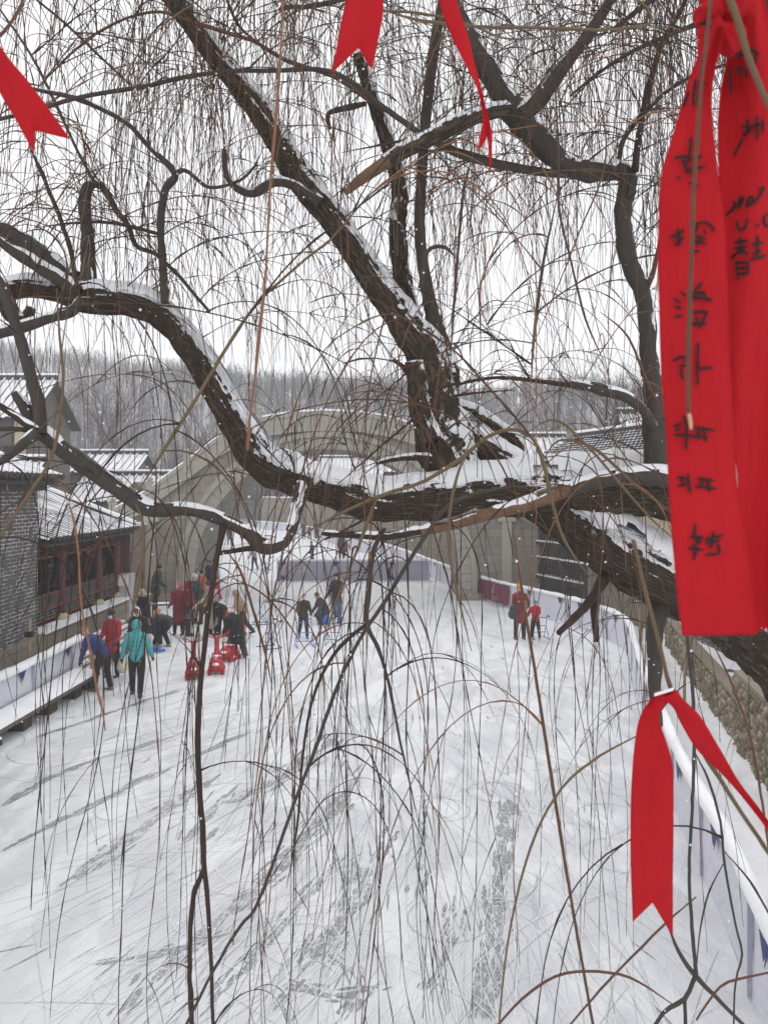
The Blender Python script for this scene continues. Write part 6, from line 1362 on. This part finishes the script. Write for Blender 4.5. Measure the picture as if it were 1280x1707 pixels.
m = MB(); m.tube([(-.16, -.25, .04), (-.16, .4, .04)], .03, 8); m.build('runner', BLUEPLASTIC, ss, local=True); m = MB(); m.tube([(.16, -.25, .04), (.16, .4, .04)], .03, 8); m.build('runner', BLUEPLASTIC, ss, local=True)
m = MB(); m.sphere((-.06, -.17, .3), (.045, .04, .03)); m.build('snow_patch', SNOW, ss, local=True)
pbg = loc_thing('pale_bag', G(553, 1030) + [0, 0, .95], 0, 'pale cream bag at the hip of the person in blue jeans', 'bag'); m = MB(); m.sphere((0, 0, 0), (.13, .08, .19), 0, 14, 10); m.build('pouch', plain('cream_cloth', (.55, .50, .40), .8, .15, 8, .3), pbg, local=True, smooth=True); m = MB(); m.tube([(-.08, 0, .15), (.05, .02, .45), (.16, .05, .5)], .014, 6); m.build('strap', BLACK, pbg, local=True)
sk = loc_thing('ice_skates', (hk[0] + hk[1]) / 2 + [-.22, -.05, -.30], 0, 'pair of grey-bladed skates hanging from the yellow gloves', 'skates')
for x in (-.06, .08):
    m = MB(); capsule(m, (x, 0, .12), (x - .03, 0, 0), .05, .05); capsule(m, (x - .03, 0, -.01), (x - .2, 0, -.06), .05, .035); k_ = put(remesh(m, .014), 'boot', plain('grey_boot', (.10, .10, .11)), sk)
    m = MB(); m.bar((x + .02, 0, -.08), (x - .26, 0, -.14), .008, .03); m.build('skate_blade', STEEL, k_, local=True); m = MB(); m.tube([(x, 0, .15), (.12, .02, .34)], .012, 6); m.build('lace', WHITEPAINT, k_, local=True)
bs = loc_thing('blue_skate_boots', G(262, 1088), R(60), 'pair of blue skates lying on the ice by the bent dark jacket', 'skates')
for y in (-.08, .1):
    m = MB(); capsule(m, (0, y, .12), (.02, y, .06), .055, .05); capsule(m, (.02, y, .06), (.2, y, .05), .05, .04); k_ = put(remesh(m, .014), 'boot', BLUEPLASTIC, bs); m = MB(); m.bar((-.06, y, .015), (.26, y, .015), .008, .03); m.build('skate_blade', STEEL, k_, local=True)
hp = loc_thing('held_helmet', G(249, 1085) + [.08, -.25, .42], 0, 'pink and white striped helmet held by the seated person in black', 'helmet'); m = MB(); m.sphere((0, 0, 0), (.13, .11, .12), 0, 16, 12); m.build('shell', plain('white_shell', (.65, .6, .6), .4), hp, local=True, smooth=True)
for a in (-.06, .0, .06): m = MB(); m.tube([(a, -.115 * math.cos(t), .122 * math.sin(t)) for t in np.linspace(-1.1, 1.3, 10)], .012, 6); m.build('stripe', plain('pink_stripe', (.5, .06, .10), .4), hp, local=True, smooth=True)
wb = loc_thing('white_sack', G(205, 1128), 0, 'cream plastic sack carried between the blue and turquoise jackets', 'bag'); m = MB(); capsule(m, (0, 0, .25), (0, 0, .5), .16, .08); put(remesh(m, .02), 'sack', plain('cream_plastic', (.6, .58, .46), .5, .1, 6, .5), wb); m = MB(); m.tube([(0, 0, .56), (.03, 0, .68), (.05, 0, .72)], [.03, .02, .03], 8); m.build('neck', plain('cream_plastic', (.6, .58, .46)), wb, local=True)
tbm = loc_thing('folding_table', G(283, 1040), R(8), 'low black folding table scattered with snow beside the blue crouching child', 'table')
m = MB(); m.box((0, 0, .70), (1.15, .55, .04)); m.build('tabletop', BLACK, tbm, local=True); m = MB(); m.box((0.05, 0, .73), (.9, .4, .018)); m.build('snow_cover', SNOW, tbm, local=True)
for x in (-.53, .53):
    for y in (-.23, .23): m = MB(); m.box((x, y, .34), (.04, .04, .68)); m.build('leg', BLACK, tbm, local=True)
# woodpile-like brown crate behind the crowd
cr = loc_thing('wooden_crate', G(333, 968), 0, 'brown wooden crate with snow on its lid at the corner of the bridge pier', 'crate'); m = MB(); m.box((-.1, 0, .4), (.95, .7, .78)); m.build('body', WOODGREY, cr, local=True); m = MB(); m.box((-.1, 0, .82), (1.0, .75, .06)); m.build('lid', WOODPALE, cr, local=True); m = MB(); m.box((-.25, 0, .865), (.6, .6, .03)); m.build('snow_cover', SNOW, cr, local=True)
# dark lump by the terrace: bare bush and wrapped shrub
def bare_tree_mesh(seed, h, dens=1.):
    g = random.Random(seed); tr = MB(); cr_ = MB()
    def br(p, d, L, r_, lv, m):
        n = 5; pts = [np.array(p, float)]; d = np.array(d, float); d /= np.linalg.norm(d)
        for i in range(n): d = d + np.array([g.gauss(0, .09), g.gauss(0, .09), .04]); d /= np.linalg.norm(d); pts.append(pts[-1] + d * L / n)
        m.tube(pts, np.linspace(r_, r_ * .45, n + 1), 5 if lv < 2 else 3, cap=False)
        if lv < 4:
            for k in range(int({0: 11, 1: 6, 2: 5, 3: 4}[lv] * dens)):
                i = g.randrange(1 if lv else 2, n + 1); a = g.uniform(0, 6.28); s = g.uniform(.45, .95)
                e = np.cross(d, [math.cos(a), math.sin(a), .1]); e /= np.linalg.norm(e) + 1e-9
                br(pts[i], d * (1 - s * .35) + e * s * .75, L * g.uniform(.35, .6), r_ * .42, lv + 1, cr_)
    br((0, 0, 0), (0, 0, 1), h * .75, h * .014, 0, tr)
    return tr, cr_
BT = plain('bare_tree_bark', (.065, .055, .048), .9, .3, 6)
protos = []
for sd_ in range(3):
    a, c_ = bare_tree_mesh(sd_ + 20, 9.); protos.append((a.mesh('trunk', BT, uv=False), c_.mesh('crown', BT, uv=False)))
spots = [(12.5, 42, 1.15, 'bare tree rising right of the leaning trunk behind the riverside house'), (16, 52, 1.2, 'bare tree behind the snow-roofed house on the right bank'), (9.5, 60, 1.1, 'thin bare tree right of the bridge crest'), (5, 66, .9, 'small bare tree above the right shoulder of the bridge'), (20, 60, 1.3, 'bare tree farthest right above the riverside roofs'),
 (-15, 66, 1.1, 'bare tree left of the bridge crest at the hill foot'), (-20, 62, 1.2, 'bare tree behind the grey gabled house'), (-25, 66, 1.2, 'bare tree between the hall and the hill'), (-17, 58, .9, 'low bare tree above the bridge ramp'), (-30, 52, 1.4, 'large bare tree beside the tall hall'), (-12.5, 74, 1.0, 'slim bare tree beyond the left shoulder of the bridge'), (25, 45, 1.3, 'bare tree behind the right-hand ribbon'), (14.5, 36.5, .8, 'short bare tree close behind the riverside roof ridge')]
for i, (x, y, s, lb) in enumerate(spots):
    t_ = empty('bare_tree', (x, y, 1.0), i * 1.7, lb, 'tree', 'bare trees behind the roofs'); t_.scale = (s, s, s * .95)
    for nm, me in zip(('trunk', 'crown'), protos[i % 3]): o = bpy.data.objects.new(nm, me); COL.objects.link(o); o.parent = t_
for (x, y, z, s, lb) in ((7.2, 12.9, 1.35, .13, 'bare twiggy bush on the terrace above the fieldstone wall'), (7.5, 15.0, .85, .13, 'bare twiggy bush at the foot of the stone pillar'), (7.9, 18.2, .85, .12, 'small bare bush behind the fieldstone coping'), (8.2, 20.6, .85, .12, 'bare bush at the far end of the fieldstone wall')):
    t_ = empty('bare_bush', (x, y, z), x * 3, lb, 'bush', 'bare bushes on the terrace'); t_.scale = (s * 1.6, s * 1.6, s)
    for nm, me in zip(('stem', 'twigs'), protos[int(y) % 3]): o = bpy.data.objects.new(nm, me); COL.objects.link(o); o.parent = t_

# falling snow
sm = MB(); g = np.random.RandomState(5); N = 5200
dep = g.uniform(1.2, 15, N); X_ = g.uniform(-.55, .55, N) * dep; Z_ = H + g.uniform(-.72, .68, N) * dep; ok = Z_ > .05
pts = np.stack([X_, dep, Z_], 1)[ok]; rad = g.uniform(.0012, .0030, len(pts))
oct_ = np.array([(1, 0, 0), (-1, 0, 0), (0, 1, 0), (0, -1, 0), (0, 0, 1), (0, 0, -1)], float); of = [(0, 2, 4), (2, 1, 4), (1, 3, 4), (3, 0, 4), (2, 0, 5), (1, 2, 5), (3, 1, 5), (0, 3, 5)]
V = (pts[:, None] + oct_[None] * rad[:, None, None]).reshape(-1, 3); sm.v = [V]; sm.n = len(V); sm.f = [tuple(i * 6 + a for a in f_) for i in range(len(pts)) for f_ in of]; sm.m = [0] * len(sm.f)
o = sm.build('falling_snow', SNOW, uv=False, smooth=True); o['kind'] = 'stuff'
# haze
hz = MB(); hz.box((0, 130, 24.5), (352, 340, 52)); k = NT('haze_air'); k.t.nodes.remove(k.b)
pv = k.n('VolumePrincipled', {'Color': (.93, .94, .96, 1), 'Density': .0020}); pv.inputs['Anisotropy'].default_value = 0.0; k.link(pv.outputs[0], k.out.inputs['Volume'])
o = hz.build('haze', k.mat, uv=False); o['kind'] = 'stuff'
